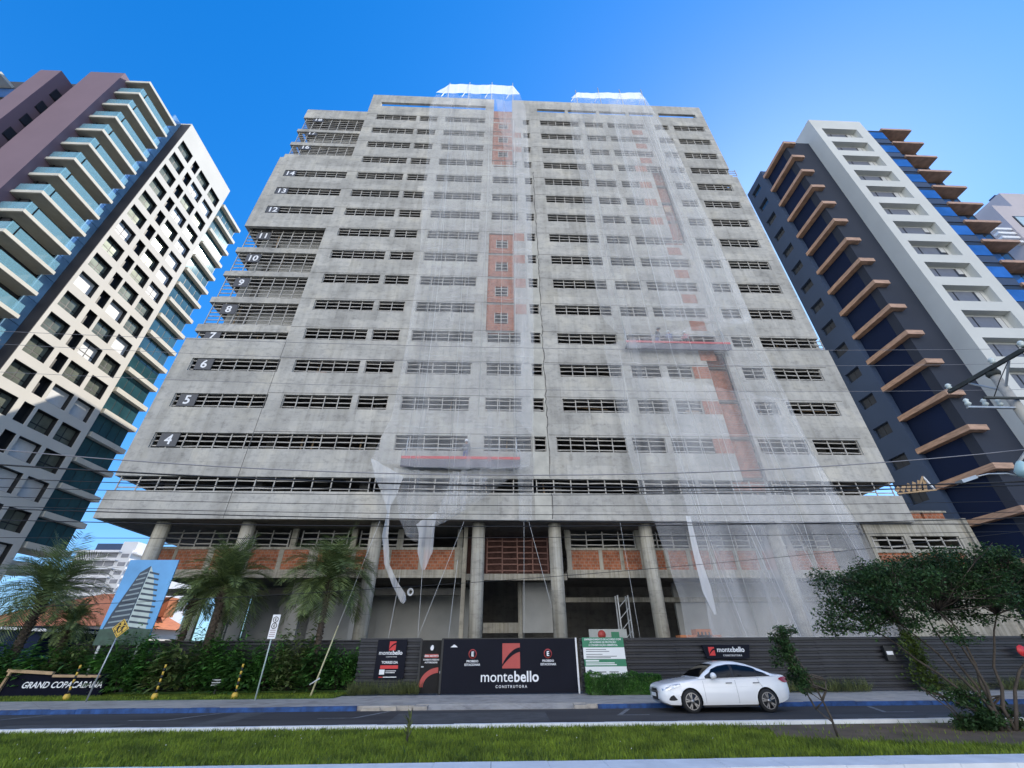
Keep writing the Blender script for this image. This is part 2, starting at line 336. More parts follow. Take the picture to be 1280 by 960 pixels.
SLOT = [(-15.4,-2.05,60.6,61.6),(4.6,8.2,60.6,61.4),(8.6,12.3,60.6,61.4),(12.7,16.2,60.6,61.4),(16.6,19.9,60.6,61.4),(20.5,25.5,60.55,61.45)]
BR = [(-1.0,1.35,23.97,36.35),(-1.0,1.35,48.2,64)]
mb = MB()
walls(mb, -24.45, 27.35, 8.82, 10.56, [])
walls(mb, -24.45, 27.35, 11.52, 22.78, H+SHAFT)
mb.box(-24.45,-24.17,FY+.282,36,8.82,10.56); mb.box(27.07,27.35,FY+.282,36,8.82,10.56); mb.box(-24.45,-24.17,FY+.282,36,11.52,22.78); mb.box(27.07,27.35,FY+.282,36,11.52,22.78)
walls(mb, -16.75, 27.0, 22.782, 47.5, H+SHAFT+BR); mb.box(26.72,27.0,FY+.282,36,22.782,47.5)
walls(mb, -24.45, -16.752, 36.45, 48.3, H); mb.box(-24.45,-24.17,FY+.282,36,36.45,48.3)
walls(mb, -16.75, 26.5, 47.502, 63.45, H+SHAFT+SLOT+BR); mb.box(26.22,26.5,FY+.282,36,47.502,63.45); mb.box(-16.75,-16.47,FY+.282,36,47.502,63.45)
mb.box(-16.75,-16.47,FY+.282,36,22.782,36.4)
for z0, z1 in ((23.78,24.5),(26.92,27.5),(30.1,30.65),(33.2,33.8),(48.72,49.55),(51.5,52.1),(54.45,55.0),(57.65,59.7)): mb.box(-24.4,-16.753,FY+.35,FY+.6,z0,z1); mb.box(-24.4,-24.1,FY+.602,36,z0,z1)
wall = mb.build('wall', CONC, T)
def hpart(name, mat, *a): return MB().box(*a).build(name, mat, T)
# slabs, core
for n in range(3, 19):
    z = top(n)+.3; xl = -24.1 if n < 15 or n in (15,16,17) else -24.1
    MB().box(xl, 26.2, FY+.7, 36, z, z+.22).build('floor_slab', CONC_D, T)
hpart('floor_slab', CONC_D, -24.45,27.35,FY+.29,36,8.83,9.1)
hpart('roof_slab', CONC_D, -16.4,26.2,FY+.3,36,59.9,60.15)
mb = MB(); mb.box(-16.6,27.3,36,56,9.1,48.0); mb.box(-16.7,26.4,36,56,48.0,60.0); mb.box(-24.4,-16.71,35.7,36,9.1,48.0); mb.box(-9,26,41,56,-.1,9.1); mb.box(-24.5,26,59.8,78,8,48.1); mb.build('core_wall', CONC_D, T)
for x in (-22,-16.2,-9.0,-2.5,2.3,4.3,10.2,13.1,20,24.5):          # columns standing inside the storeys
    hpart('inner_column', CONC_D, x-.3,x+.3,FY+1.6,FY+2.2,9.0,59.8 if x > -16 else (36 if x < -20 else 48))
for n in range(3, 19):
    for k in range(6):
        x = rnd.uniform(-23,25) if n < 15 else rnd.uniform(-15,25); z1 = top(n)-rnd.uniform(0,.9); mb = MB()
        if rnd.random() < .5: mb.bar((x,FY+1.2,z1),(x+rnd.uniform(1,3.5),FY+rnd.uniform(1.2,3),z1+rnd.uniform(-.1,.1)),.09,.06)
        else: mb.bar((x,FY+1.1,top(n)-2.4),(x+rnd.uniform(-.3,.3),FY+1.1,top(n)+.25),.08)
        mb.build('shoring_prop', SHORE, T)
for n in (7,8,9,10,11,16,17,18): hpart('bright_backing', PLASTER, -23.6,-17.0,FY+1.75,FY+1.9,top(n)-2.2,top(n)+.2)  # pale backing walls added so the open wing looks more lit
for k in range(34):
    n = rnd.randrange(4,18); x = rnd.uniform(-15,25); w = rnd.uniform(.4,1.2); zf = top(n)-WH; hpart('stored_material', (BRICK,SHORE,PLASTER,CONC)[k%4], x,x+w,FY+.5,FY+.9,zf-.3,zf+rnd.uniform(.15,.6))
# brick infill
for (a,b,z0,z1) in BR:
    q = MB(); walls(q, a+.002, b-.002, z0+.002, min(z1,60.6), STAIRW, FY+.12, FY+.3); q.build('brick_infill', BRICK_P, T)
    z = z0
    while z < min(z1,60.6)-1: hpart('ring_beam', CONC, a+.01,b-.01,FY+.1,FY+.2,z+.02,z+.24); z += 3.128
for n in list(range(7,12))+list(range(16,19)):
    hpart('brick_infill', BRICK_P, 16.3,17.6,FY-.015,FY+.1,top(n)-WH-1.4,top(n)-WH-.35)
for n in (8,9,10,11,16,17): hpart('brick_infill', BRICK_P, 1.42,2.4,FY-.012,FY+.1,top(n)-WH,top(n)-.02)
for n in (4,5,6,12,13,14,15): hpart('brick_infill', BRICK_P, 15.42,16.72,FY-.014,FY+.1,top(n)-WH,top(n)-.02)
for (a,b,z0,z1) in SHAFT: hpart('brick_infill', BRICK_P, a-.3,b+.3,FY+.9,FY+1.1,z0-.3,z1+.3)
# cream joint strip with its crack
q = MB(); jh = [h for h in H if h[0] == 2.65]; walls(q, 2.55, 3.62, 8.83, 36.0, [(2.5,4,10.56,11.52)]+jh, FY-.02, FY-.001); q.build('stucco_strip', STUCCO, T)
for za, zb in ((8.9,10.5),(11.6,47.0)):
    q = MB(); z = za; x = 3.62
    while z < zb:
        x2 = 3.64+rnd.uniform(-.07,.07); z2 = min(zb,z+rnd.uniform(.25,.6)); q.bar((x,FY-.02,z),(x2,FY-.02,z2),rnd.uniform(.025,.06),.02); x, z = x2, z2
        if z >= zb: break
    q.build('crack', CRACK, T)
q = MB()
for n in range(4, 19):                      # pour joints just above the openings
    for x0, x1 in ((-16.7,2.5),(3.7,16.7),(18.5,26.4)): q.box(x0,x1,FY-.008,FY+.05,top(n)+.12,top(n)+.16)
for z0, z1 in ((8.83,10.55),(11.53,22.7)): q.box(-16.72,-16.68,FY-.008,FY+.05,z0,z1)
q.build('pour_joint', CONC_D, T)
# guards in the openings
GU = []
def guard(x0, x1, z0, z1, y=FY+.12, step=1.02, rails=3, mat=WOODG):
    q = MB(); n = max(1, round((x1-x0)/step))
    for i in range(n+1): 
        x = x0+.03+(x1-x0-.06)*i/n; q.bar((x,y,z0+.002),(x+rnd.uniform(-.02,.02),y,z1-.002),.07,.05)
    for k in range(rails):
        zz = z0+(z1-z0)*(k+.5)/rails
        for i in range(n):
            q.bar((x0+(x1-x0)*i/n+.003,y+.05,zz+rnd.uniform(-.03,.03)),(x0+(x1-x0)*(i+1)/n-.003,y+.05,zz+rnd.uniform(-.03,.03)),.075,.04)
    GU.append(((x1-x0)*(z1-z0)/(((x0+x1)/2)**2+27*27+z0*z0), q, mat))
for h in H: guard(*h)
for h in STAIRW: guard(*h, step=.5)
for x0, x1 in ((-24.1,-8.2),(-7.9,2.5),(2.7,9.6),(9.9,18.4),(18.7,27.0)): guard(x0,x1,10.56,11.52, step=1.25, rails=2)
for z0, z1 in ((24.5,26.92),(27.5,30.1),(30.65,33.2),(33.8,36.45),(49.55,51.5),(52.1,54.45),(55.0,57.65)): guard(-24.1,-16.8,z0,z1,FY+.5,1.1,6)
guard(-24.1,-16.8,22.8,23.78,FY+.5,1.1,2)
MY = 29.4
for x0, x1 in ((-21.5,-16.4),(-15.8,-13.5),(-12.7,-9.7),(-8.9,-6.4),(-6.1,-4.9),(5.05,9.5),(9.9,13.2),(13.6,17.4),(18.2,23)): guard(x0,x1,7.66,8.72,MY+.1,1.05,3)
guard(-.5,3.55,6.1,8.3,MY+.2,.95,6, WOODD)
for x0, x1 in ((24.3,26.4),(26.85,30.1)): guard(x0,x1,7.2,8.0,27.45,1.05,2)
GU.sort(key=lambda g: -g[0])
rest = MB()
for i, (a, q, mat) in enumerate(GU):
    if i < 99: q.build('window_guard', mat, T)
    else: rest.add(q.v, q.f)
tag(rest.build('window_guard', WOODG, T), kind='stuff')
# storey numbers
for n in (4,5,6,7,8,9,10,11,12,13,14,16,17,18):
    z = top(n)-.5; x = -22.2 if n < 7 else -22.6
    if n in (7,8,9,10,11,16,17,18): y = FY+.42; z = {7:23.35}.get(n, top(n)-.9)
    else: y = FY+.06
    if n == 7: x = -22.9
    p = MB().box(x-.62,x+.62,y,y+.03,z-.52,z+.52).build('number_plate', PLATE, T)
    text('number', str(n), .98, WHITE, p, (x,y-.006,z-.34), .018)
# columns
for x in (-20.8,-15.55,-7.5,-1.03,3.86,9.8,18.3,24.6):
    MB().lathe([(.41,0),(.41,8.83)], (x,28.0,0), 20).build('column', CONC_C, T)
# mezzanine
for x0, x1 in ((-22.2,-2.0),(4.75,24)):
    hpart('mezzanine_beam', CONC_M, x0,x1,MY,MY+.3,5.82,6.3)
    hpart('mezzanine_slab', CONC_D, x0,x1,MY+.302,36,6.05,6.28)
    hpart('sill', CONC_M, x0,x1,MY+.01,MY+.3,7.5,7.66)
for xa, xb in ((-22.0,-20.5),(-20.3,-18.4),(-18.0,-16.1),(-15.7,-13.9),(-13.6,-12.0),(-11.4,-9.3),(-9.0,-7.0),(-6.7,-4.9),(-4.6,-2.6),(5.1,6.9),(7.15,8.3),(8.55,9.7),(9.9,11.3),(11.6,12.8),(13.1,14.4),(14.7,16),(16.3,17.6),(18,19.4),(19.8,21.2),(21.5,23)):
    hpart('brick_infill', BRICK, xa,xb,MY+.06,MY+.25,6.302,7.498)
e = -22.2
for xa, xb in ((-22.0,-20.5),(-20.3,-18.4),(-18.0,-16.1),(-15.7,-13.9),(-13.6,-12.0),(-11.4,-9.3),(-9.0,-7.0),(-6.7,-4.9),(-4.6,-2.6),(-2.0,4.78),(5.1,6.9),(7.15,8.3),(8.55,9.7),(9.9,11.3),(11.6,12.8),(13.1,14.4),(14.7,16),(16.3,17.6),(18,19.4),(19.8,21.2),(21.5,23)):
    hpart('stiffener', CONC_M, e,xa-.002,MY+.03,MY+.27,6.302,7.498); e = xb+.002
for x in (-22.1,-16.1,-13.2,-9.3,-6.25,-2.3,4.9,9.7,13.4,17.8): hpart('mezzanine_post', CONC_M, x-.18,x+.18,MY+.03,MY+.27,7.662,8.82)
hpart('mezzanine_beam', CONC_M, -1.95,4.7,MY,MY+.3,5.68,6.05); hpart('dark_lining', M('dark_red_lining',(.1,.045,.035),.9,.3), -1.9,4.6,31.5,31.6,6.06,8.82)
hpart('floor_slab', CONC_D, -24,26,28.5,44,-.05,.12)
# ground floor walls and frames
for x0, x1, z0, z1, y in ((-13.2,-12.4,0.1,5.8,31.2),(-12.4,-9.3,.9,5.8,33),(-9.2,-8.5,.1,5.8,31.4),(-8.4,-2.2,2.3,5.8,35),(-17.9,-17.2,.1,5.8,32),(-15.0,-14.3,.1,5.8,34),(-20.4,-19.5,.1,5.8,32.5),(2.0,4.2,2.9,6.0,33),(-19.4,-18.0,1.2,5.8,35.5),(13,24.4,.1,6.05,33.5),(-18.2,-8.5,.1,5.4,36.2),(-23,-2,5.4,9.0,36.3),(-2.5,-1.5,.1,5.8,35.2),(23.8,30.8,.1,9.1,33.2),(-9,-8.2,.1,5.8,35.1)):
    hpart('plaster_wall', PLASTER, x0,x1,y,y+.25,z0,z1)
hpart('ground_beam', CONC_M, 4.9,24,33.1,33.4,4.75,5.05); hpart('ground_beam', CONC_M, -.7,1.9,33,33.3,2.9,3.5); hpart('ground_post', CONC_M, 1.7,1.98,32.9,33.2,.1,6.0); hpart('ground_beam', CONC_D, -22,-2,32,32.3,5.1,5.5)
hpart('ground_post', CONC_M, -2.0,-1.75,28.6,28.85,.1,8.8)
# right annex
q = MB(); walls(q, 24.0, 31.1, 6.1, 9.12, [(24.2,26.45,7.2,8.02),(26.8,30.15,7.2,8.02),(24.2,26.45,6.2,7.0),(26.8,30.0,6.2,7.0)], FY+.35, FY+.6); q.box(30.85,31.12,FY+.2,34,0,9.14); q.box(24,31.1,FY+.36,FY+.58,0,6.1); q.build('annex_wall', CONC_M, T)
for a, b in ((24.2,26.45),(26.8,28.3),(28.5,30.0)): hpart('brick_infill', BRICK, a,b,FY+.42,FY+.55,6.2,7.0)
for a, b in ((27.5,29.0),(29.2,30.6)): hpart('brick_infill', BRICK, a,b,FY+1.0,FY+1.2,9.13,9.72)
hpart('annex_parapet', CONC_M, 27.4,30.9,FY+.98,FY+1.25,9.722,9.84)
hpart('floor_slab', CONC_D, 24,30.84,FY+.62,36,8.3,8.6)
# ------------------------------------------------------------------ white safety nets hung from the roof
def netm(name, a0, a1):
    m, t, p, o = nodes(name); t.nodes.remove(p)
    d = t.nodes.new('ShaderNodeBsdfDiffuse'); d.inputs[0].default_value = (.94,.945,.95,1)
    tl = t.nodes.new('ShaderNodeBsdfTranslucent'); tl.inputs[0].default_value = (.94,.945,.95,1)
    mx = t.nodes.new('ShaderNodeMixShader'); mx.inputs[0].default_value = .35; t.links.new(d.outputs[0], mx.inputs[1]); t.links.new(tl.outputs[0], mx.inputs[2])
    tr = t.nodes.new('ShaderNodeBsdfTransparent'); m2 = t.nodes.new('ShaderNodeMixShader')
    f = noise(t, .8, 3, (1.6,1,.1), .5); r = t.nodes.new('ShaderNodeMapRange'); r.inputs[1].default_value = .3; r.inputs[2].default_value = .72; r.inputs[3].default_value = a0; r.inputs[4].default_value = a1
    t.links.new(f, r.inputs[0])
    br = t.nodes.new('ShaderNodeTexBrick'); t.links.new(xz(t), br.inputs['Vector']); br.offset = 0; br.inputs['Scale'].default_value = 1; br.inputs['Brick Width'].default_value = 2.9; br.inputs['Row Height'].default_value = 6.0; br.inputs['Mortar Size'].default_value = .02; br.inputs['Mortar Smooth'].default_value = .3
    w = t.nodes.new('ShaderNodeMath'); w.operation = 'MULTIPLY_ADD'; w.inputs[1].default_value = .2; t.links.new(br.outputs['Fac'], w.inputs[0]); t.links.new(r.outputs[0], w.inputs[2])
    t.links.new(w.outputs[0], m2.inputs[0]); t.links.new(tr.outputs[0], m2.inputs[1]); t.links.new(mx.outputs[0], m2.inputs[2]); t.links.new(m2.outputs[0], o.inputs[0]); return m
NET = netm("net_fabric", .12, .29); NETD = netm('net_fabric_folded', .35, .7); ROPEW = M('white_rope', (.55,.55,.53), .8, .08)
def poly_at(pts, t):                        # point along a polyline by parameter 0..1
    n = len(pts)-1; f = min(max(t,0),1)*n; i = min(int(f), n-1); f -= i
    return pts[i].lerp(pts[i+1], f)
def sheet(name, L, Rr, Y, parent, mat, fold=.1, nu=40, nv=60, sag=0, freq=1.0):
    L = [at(*p, Y if not callable(Y) else Y(p[1])) for p in L]; Rr = [at(*p, Y if not callable(Y) else Y(p[1])) for p in Rr]; rows = []
    for j in range(nv+1):
        v = j/nv; a = poly_at(L, v); b = poly_at(Rr, v); row = []
        for i in range(nu+1):
            u = i/nu; p = a.lerp(b, u); ph = p.x*2.3*freq
            p.y += fold*(math.sin(ph+.6*math.sin(p.z*.11))*.6+math.sin(ph*2.7+1.3+p.z*.04)*.3) - .25*math.sin(v*math.pi)*abs(sag); p.z -= sag*math.sin(u*math.pi)*v
            row.append(p)
        rows.append(row)
    return MB().grid(rows).build(name, mat, parent)
NL = thing('safety_net', 'white safety net over the left half of the facade, its hem gathered into hanging tails', 'net', (-3,26.4,8.8), 'white nets on the tower')
sheet('net_sheet', [(545,118),(537,135),(536,180),(528,240),(525,320),(510,420),(500,470),(490,520),(470,560),(463,577)], [(650,118),(656,135),(660,180),(664,250),(665,320),(666,420),(667,480),(666,520),(664,560),(662,584)], 26.1, NL, NET, .12, 70, 80, .3)
sheet('net_sheet', [(620,124),(640,250),(640,330),(642,430),(640,520)], [(657,128),(664,250),(666,330),(668,430),(667,545)], 25.95, NL, NET, .1, 20, 50)
sheet('net_tail', [(463,572),(470,600),(482,630),(484,640),(478,670),(480,705),(490,730),(500,752),(505,755)], [(505,596),(497,615),(488,632),(487,640),(485,670),(487,705),(497,728),(507,742),(508,750)], 25.9, NL, NETD, .154, 10, 40, 0, 3)
sheet('net_drape', [(493,585),(495,620),(500,650),(508,670),(517,676),(524,677)], [(610,596),(590,625),(562,645),(545,655),(538,662),(530,674)], 25.85, NL, NET, .22, 60, 30, 0, 4)
sheet('net_drape', [(565,590),(552,630),(542,652),(536,660)], [(662,580),(630,603),(585,636),(546,658)], 25.7, NL, NET, .2, 60, 24, 0, 4.5)
sheet('net_tail', [(520,655),(524,668),(522,690),(527,712)], [(546,640),(543,662),(541,690),(531,712)], 25.75, NL, NETD, .15, 10, 16, 0, 4)
sheet('net_strip', [(645,565),(648,610),(649,652)], [(669,565),(666,610),(664,652)], 26.5, NL, NET, .06, 8, 16, 0, 3)
def seam(parent, pts, Y, r=.022):
    MB().tube([at(*p, Y) for p in pts], r, 5).build('seam_rope', ROPEW, parent)
for pts in (((563,150),(552,320),(540,420),(518,585)),((577,150),(585,230),(575,400),(560,600)),((612,140),(610,230),(606,320),(598,520)),((642,150),(645,300),(644,420),(642,590))): seam(NL, pts, 25.6, .012)
NR = thing('safety_net', 'white safety net over the right half of the facade, reaching down to the fence', 'net', (15,26.2,2.4), 'white nets on the tower')
LUP = [(716,121),(712,150),(716,185),(730,240),(735,320),(752,395),(788,436)]; RUP = [(806,122),(818,140),(842,178),(860,222),(885,275),(905,320),(940,400)]
LLO = [(754,431),(765,480),(780,545),(796,600),(818,655),(835,705),(850,750),(858,798)]; RLO = [(935,395),(958,445),(985,500),(1008,548),(1040,610),(1075,655),(1097,700),(1125,798)]
yl = lambda y: 26.0 - max(0, (y-640)/160)*.7
sheet('net_sheet', LUP, RUP, 26.05, NR, NET, .14, 60, 60, .3)
sheet('net_sheet', [(760,126),(775,185),(800,280),(830,400)], [(806,122),(842,178),(888,280),(942,405)], 25.85, NR, NET, .12, 40, 50)
sheet('net_sheet', LLO, RLO, yl, NR, NET, .12, 70, 60)
sheet('net_sheet', [(820,470),(840,560),(862,650),(874,700),(890,798)], [(985,500),(1010,560),(1068,650),(1090,700),(1118,798)], lambda y: yl(y)-.2, NR, NET, .1, 50, 50)
sheet('net_fold', [(857,645),(866,690),(878,740),(893,768)], [(863,645),(874,690),(889,735),(896,768)], 25.2, NR, NETD, .05, 5, 20, 0, 4)
for pts in (((735,160),(760,330),(785,436)),((770,150),(800,270),(840,440),(905,640),(950,798)),((800,140),(850,270),(905,430),(1000,640),(1050,798)),((818,145),(880,280),(945,440),(985,520),(1070,650)),((830,520),(880,660),(900,760))): seam(NR, pts, 25.3, .012)
# raised screens of white fabric on the roof
SCR = netm('screen_fabric', .75, .95)
for lab, L, Rr, posts, c in (('white fabric screen on posts above the roof, left of the two', [(545,116),(562,105)], [(650,118),(641,107)], ((562,108),(587,107),(615,107),(641,108)), -3),
                          ('white fabric screen on posts above the roof, right of the two', [(714,122),(722,116)], [(807,124),(801,116)], ((720,117),(748,114),(775,116),(802,116)), 14)):
    t = thing('roof_screen', lab, 'screen', (c,27.1,63.4), 'fabric screens on the roof')
    sheet('fabric', L, Rr, 27.1, t, SCR, .06, 40, 10, 0, .7)
    for px, py in posts:
        p = at(px,py,27.2); MB().bar((p.x,27.22,63.3),(p.x,27.22,p.z+1.0),.09).build('post', STEEL, t); MB().bar((p.x-.9,27.2,64.2),(p.x+.05,27.2,p.z),.07).build('strut', STEEL, t)
# suspended work platforms and their crews
PINK = M('red_platform_rail', (.55,.06,.06), .5, .1); DECK = M('platform_mesh', (.16,.15,.17), .7, .2)
def platform(lab, x0, x1, z):
    t = thing('work_platform', lab, 'platform', ((x0+x1)/2,26.6,z), 'suspended platforms')
    y0, y1 = 26.42, 26.9
    MB().box(x0,x1,y0,y1,z,z+.08).build('deck', DECK, t)
    MB().box(x0,x1,y0-.02,y0,z-.25,z+.3).build('toe_board', DECK, t)
    MB().box(x0,x1,y0-.06,y0-.021,z+.32,z+.5).build('red_rail', PINK, t)
    MB().tube([(x0,y0,z+.1),(x0,y0,z+.95),(x0+.3,y0,z+1.12),(x1-.3,y0,z+1.12),(x1,y0,z+.95),(x1,y0,z+.1)],.03).build('top_rail', STEEL, t)
    for x in (x0+.2, x1-.2):
        MB().tube([(x,y0+.3,z),(x,y0+.3,z+1.6),(x,y0+.4,z+2.0)],.04).build('stirrup', STEEL, t); MB().tube([(x,y0+.4,z+2),(x,y0+.5,63.4)],.012,4).build('cable', STEEL, t)
    return t
platform('long red railed platform hanging in front of storey 7 behind the right net', 10.25, 18.8, 22.4)
platform('red railed platform hanging in front of storey 4 behind the left net', -6.25, 1.6, 12.3)
SKIN = M('skin', (.35,.2,.13), .6, .08); 
def person(lab, loc, face, shirt, trousers, helmet, arms, lean=0.0):
    t = thing('person', lab, 'person', loc, 'workers on the platforms'); x0, y0, z0 = loc
    V = [(0,0,.92),(0,lean*.25,1.15),(0,lean*.6,1.42),(0,lean*.75,1.5),(0,lean*.95,1.66),(.1,0,.88),(.12,.02,.48),(.11,0,.08),(.12,-.12,.05),(-.1,0,.88),(-.12,.04,.48),(-.11,.02,.08),(-.12,-.1,.05)]
    Rd = [.15,.15,.16,.06,.1,.095,.065,.05,.045,.095,.065,.05,.045]; Ed = [(0,1),(1,2),(2,3),(3,4),(0,5),(5,6),(6,7),(7,8),(0,9),(9,10),(10,11),(11,12)]
    for sgn, (e, h) in zip((1,-1), arms):
        b = len(V); V += [(sgn*.2,lean*.6,1.4),(sgn*e[0],e[1],e[2]),(sgn*h[0],h[1],h[2]),(sgn*h[0],h[1]-.09,h[2]+.02)]; Rd += [.065,.048,.036,.03]; Ed += [(2,b),(b,b+1),(b+1,b+2),(b+2,b+3)]
    me = D.meshes.new('body'); me.from_pydata(V, Ed, []); o = D.objects.new('tmpbody', me); COL.objects.link(o)
    md = o.modifiers.new('s','SKIN'); 
    for i, r in enumerate(Rd): me.skin_vertices[0].data[i].radius = (r, r*.85)
    me.skin_vertices[0].data[0].use_root = True
    o.modifiers.new('d','SUBSURF').levels = 2
    dg = bpy.context.evaluated_depsgraph_get(); me2 = D.meshes.new_from_object(o.evaluated_get(dg)); D.objects.remove(o)
    me2.materials.clear(); [me2.materials.append(q) for q in (SKIN, shirt, trousers)]
    for p in me2.polygons:
        z = p.center.z; p.material_index = 2 if z < .93 else (1 if z < 1.47 and abs(p.center.x) < .34 else 0); p.use_smooth = True
    b = D.objects.new('body', me2); COL.objects.link(b); b.parent = t; t.rotation_euler.z = face; WO[b.name] = WO[t.name]
    hy = lean*.95
    k = MB(); k.lathe([(.135,0),(.14,.03),(.125,.09),(.08,.145),(.02,.165)], (x0,y0+hy,z0+1.68), 14); k.box(x0-.08,x0+.08,y0+hy-.2,y0+hy-.1,z0+1.69,z0+1.705); k.build('helmet', helmet, t)
    k = MB(); k.prism([(x0-.03,z0+1.61),(x0+.03,z0+1.61),(x0+.012,z0+1.67),(x0-.012,z0+1.67)], y0+hy-.145, y0+hy-.08); k.build('nose', SKIN, t)
GREYC = M('grey_workwear', (.12,.12,.13), .9, .15); REDC = M('red_workwear', (.4,.08,.1), .9, .15); BLUEC = M('blue_workwear', (.1,.12,.25), .9, .15)
person('worker in grey bending over on the high red platform, leftmost of the crew', (13.0,26.68,22.49), .6, GREYC, BLUEC, GREYC, (((.3,-.2,1.1),(.25,-.35,.95)),((.3,-.2,1.15),(.2,-.4,1.1))), -.3)
person('worker in blue with white helmet in the middle of the high red platform', (14.1,26.7,22.49), 2.9, BLUEC, GREYC, WHITE, (((.28,-.1,1.15),(.2,-.3,1.2)),((.28,-.1,1.15),(.25,-.3,1.05))), -.1)
person('worker in red with white helmet on the high red platform, rightmost of the crew', (15.4,26.7,22.49), 2.5, REDC, GREYC, WHITE, (((.3,-.15,1.2),(.2,-.4,1.3)),((.28,-.05,1.15),(.3,-.25,1.0))), -.2)
person('lone worker with white helmet on the lower red platform', (-2.05,26.68,12.39), 3.0, GREYC, BLUEC, WHITE, (((.28,-.1,1.15),(.2,-.3,1.15)),((.28,-.1,1.15),(.2,-.3,1.0))), -.1)
# debris trestle on the right end of the podium, hanging ropes, coil, brick stack
t = thing('timber_trestle', 'triangular timber trestle leaning out over the right podium edge', 'trestle', (28.5,27.4,10.6))
for a, b in (((27.3,27.2,10.75),(30.2,27.2,11.05)),((30.1,27.2,11.1),(29.75,27.2,12.0)),((29.75,27.2,12.0),(28.9,27.2,11.0))): MB().bar(a,b,.09).build('beam', WHITE if b[2] > 11.9 else SHORE, t)
for k in range(6): MB().bar((27.4+k*.42,27.3,10.95),(27.75+k*.42,27.3,11.25+k*.12),.22,.05).build('board', SHORE, t)
def rope(lab, a, b, r=.011, name='hanging_rope', cat='rope', mat=ROPEW, sag=.0):
    pts = [a.lerp(b, i/8)-Vector((0,0,sag*math.sin(math.pi*i/8))) for i in range(9)]
    tag(MB().tube(pts, r, 5).build(name, mat, None, tuple(pts[-1])), lab, cat, 'ropes hanging at the building front')
rope('pale rope slanting from podium edge down behind small black door', at(580,652,26.8), at(521,800,25.8))
rope('thin rope slanting from podium down to the fence, left of two near the net tail', at(500,720,26.3), at(485,800,25.8))
rope('thin rope hanging straight below the twisted net tail', at(528,712,26.2), at(522,800,25.8))
rope('thin rope hanging left of the concrete column at the gate', at(572,700,26.6), at(560,800,25.8))
rope('long taut rope crossing the round column right of the gate logo', at(661,652,26.8), at(690,760,25.8))
rope('thin dark cable hanging in the bay right of the gate column', at(775,652,26.8), at(800,797,25.8), .009)
rope('thin cable hanging in front of the dark red timber bay', at(655,652,26.8), at(655,800,25.8), .009)
k = MB(); c = at(513,740,26.2)
for j in range(3): k.tube([(c.x+(.16-.03*j)*math.cos(a*.4), c.y+.03*j, c.z+(.18-.03*j)*math.sin(a*.4)) for a in range(17)], .022, 5)
tag(k.build('rope_coil', ROPEW, None, tuple(c)), 'white rope coil dangling from the end of the net tail', 'rope')
PAL = M('terracotta_block', (.55,.2,.08), .8, .2, 3)
for i, (x, z, w) in enumerate(((10.9,2.32,.8),(11.75,2.32,.9),(12.5,2.32,.7),(11.9,2.6,.9))):
    k = MB(); k.box(x-w/2,x+w/2,27.2,27.9,z-.3,z+.25)
    for q in range(4): k.box(x-w/2+.06+q*w/4.3,x-w/2+.06+q*w/4.3+.09,27.19,27.2,z-.05,z+.12,1)
    tag(k.build('block_stack', [PAL, CRACK], None, (x,27.5,z-.3)), ('low stack of orange hollow blocks at the left end behind the fence','orange block stack between two others behind the fence','orange block stack at the right end beside the net','orange block stack lying on top of the others behind the fence')[i], 'bricks', 'hollow blocks behind the fence')
k = MB().box(10.5,13.0,27.1,28.1,.1,2.02); tag(k.build('block_pallet', SHORE, None, (11.7,27.5,.1)), 'timber stand carrying the orange blocks behind the fence', 'stand')
for nm, lab, x0, x1, z0, z1, y in (('site_board','small grey site notice board with a red emblem behind the green sign', 6.0,8.4,2.3,3.0,30.5),):
    t = thing(nm, lab, 'board', (7.2,y,.1)); MB().box(x0,x1,y,y+.05,z0-.2,z1).build('panel', M('site_board_grey',(.4,.42,.4),.6,.1), t); MB().lathe([(.25,0),(.25,.02)], (6.8,y-.021,2.7), 16, axis='y').build('emblem', REDP, t); MB().box(7.4,7.9,y-.02,y-.001,2.4,2.85).build('emblem', GREENP, t)
    for x in (x0+.1,x1-.1): MB().box(x-.04,x+.04,y+.051,y+.1,.1,z1).build('leg', STEEL, t)
t = thing('hoist_mast', 'grey lattice hoist mast standing in the dark bay', 'mast', (8.6,31.5,.1))
for x in (8.3,9.0):
    for y in (31.3,31.9): MB().box(x-.04,x+.04,y-.04,y+.04,.1,5.0).build('mast_leg', STEEL, t)
for i in range(7): MB().bar((8.3,31.3,.3+i*.66),(9.0,31.3,.96+i*.66),.04).build('brace', STEEL, t)
# ------------------------------------------------------------------ right apartment tower
GREYB = M('blue_grey_render', (.06,.09,.155), .8, .07, .25, 0, .2); NAVY = M('navy_render', (.008,.017,.05), .7, .12, .25, 0, .15); SLATE = M('slate_render', (.035,.042,.06), .8, .07, .3, 0, .2)
OFFW = M('off_white_render', (.6,.6,.56), .8, .06, .3, bump=.1); WOOD = M('cedar_cladding', (.45,.28,.19), .6, .3, 1.6, stretch=(1,1,6), detail=6)
GL_D = glassy('dark_window_glass', (.03,.04,.055), .05); GL_B = glassy('blue_sky_glass', (.05,.16,.42), .04, .35, .8); BLIND = M('grey_roller_blind', (.13,.14,.17), .5, .1, 2); FRAME = M('black_window_frame', (.012,.012,.015), .4, .1)
T2 = thing('dark_apartment_tower', 'slate and navy apartment tower with cedar ledges and a white framed window column', 'building', (40,27,0))
def hx(parent, name, mat, *a): return MB().box(*a).build(name, mat, parent)
def wallsx(mb, y0, y1, z0, z1, holes, x0, x1):
    q = MB(); walls(q, y0, y1, z0, z1, holes, 0, 1)
    mb.add([(x0+(x1-x0)*v[1], v[0], v[2]) for v in q.v], [tuple(reversed(f)) for f in q.f])
ws = [(31.5,33.2,52.75-2.93*k,53.8-2.93*k) for k in range(18)]
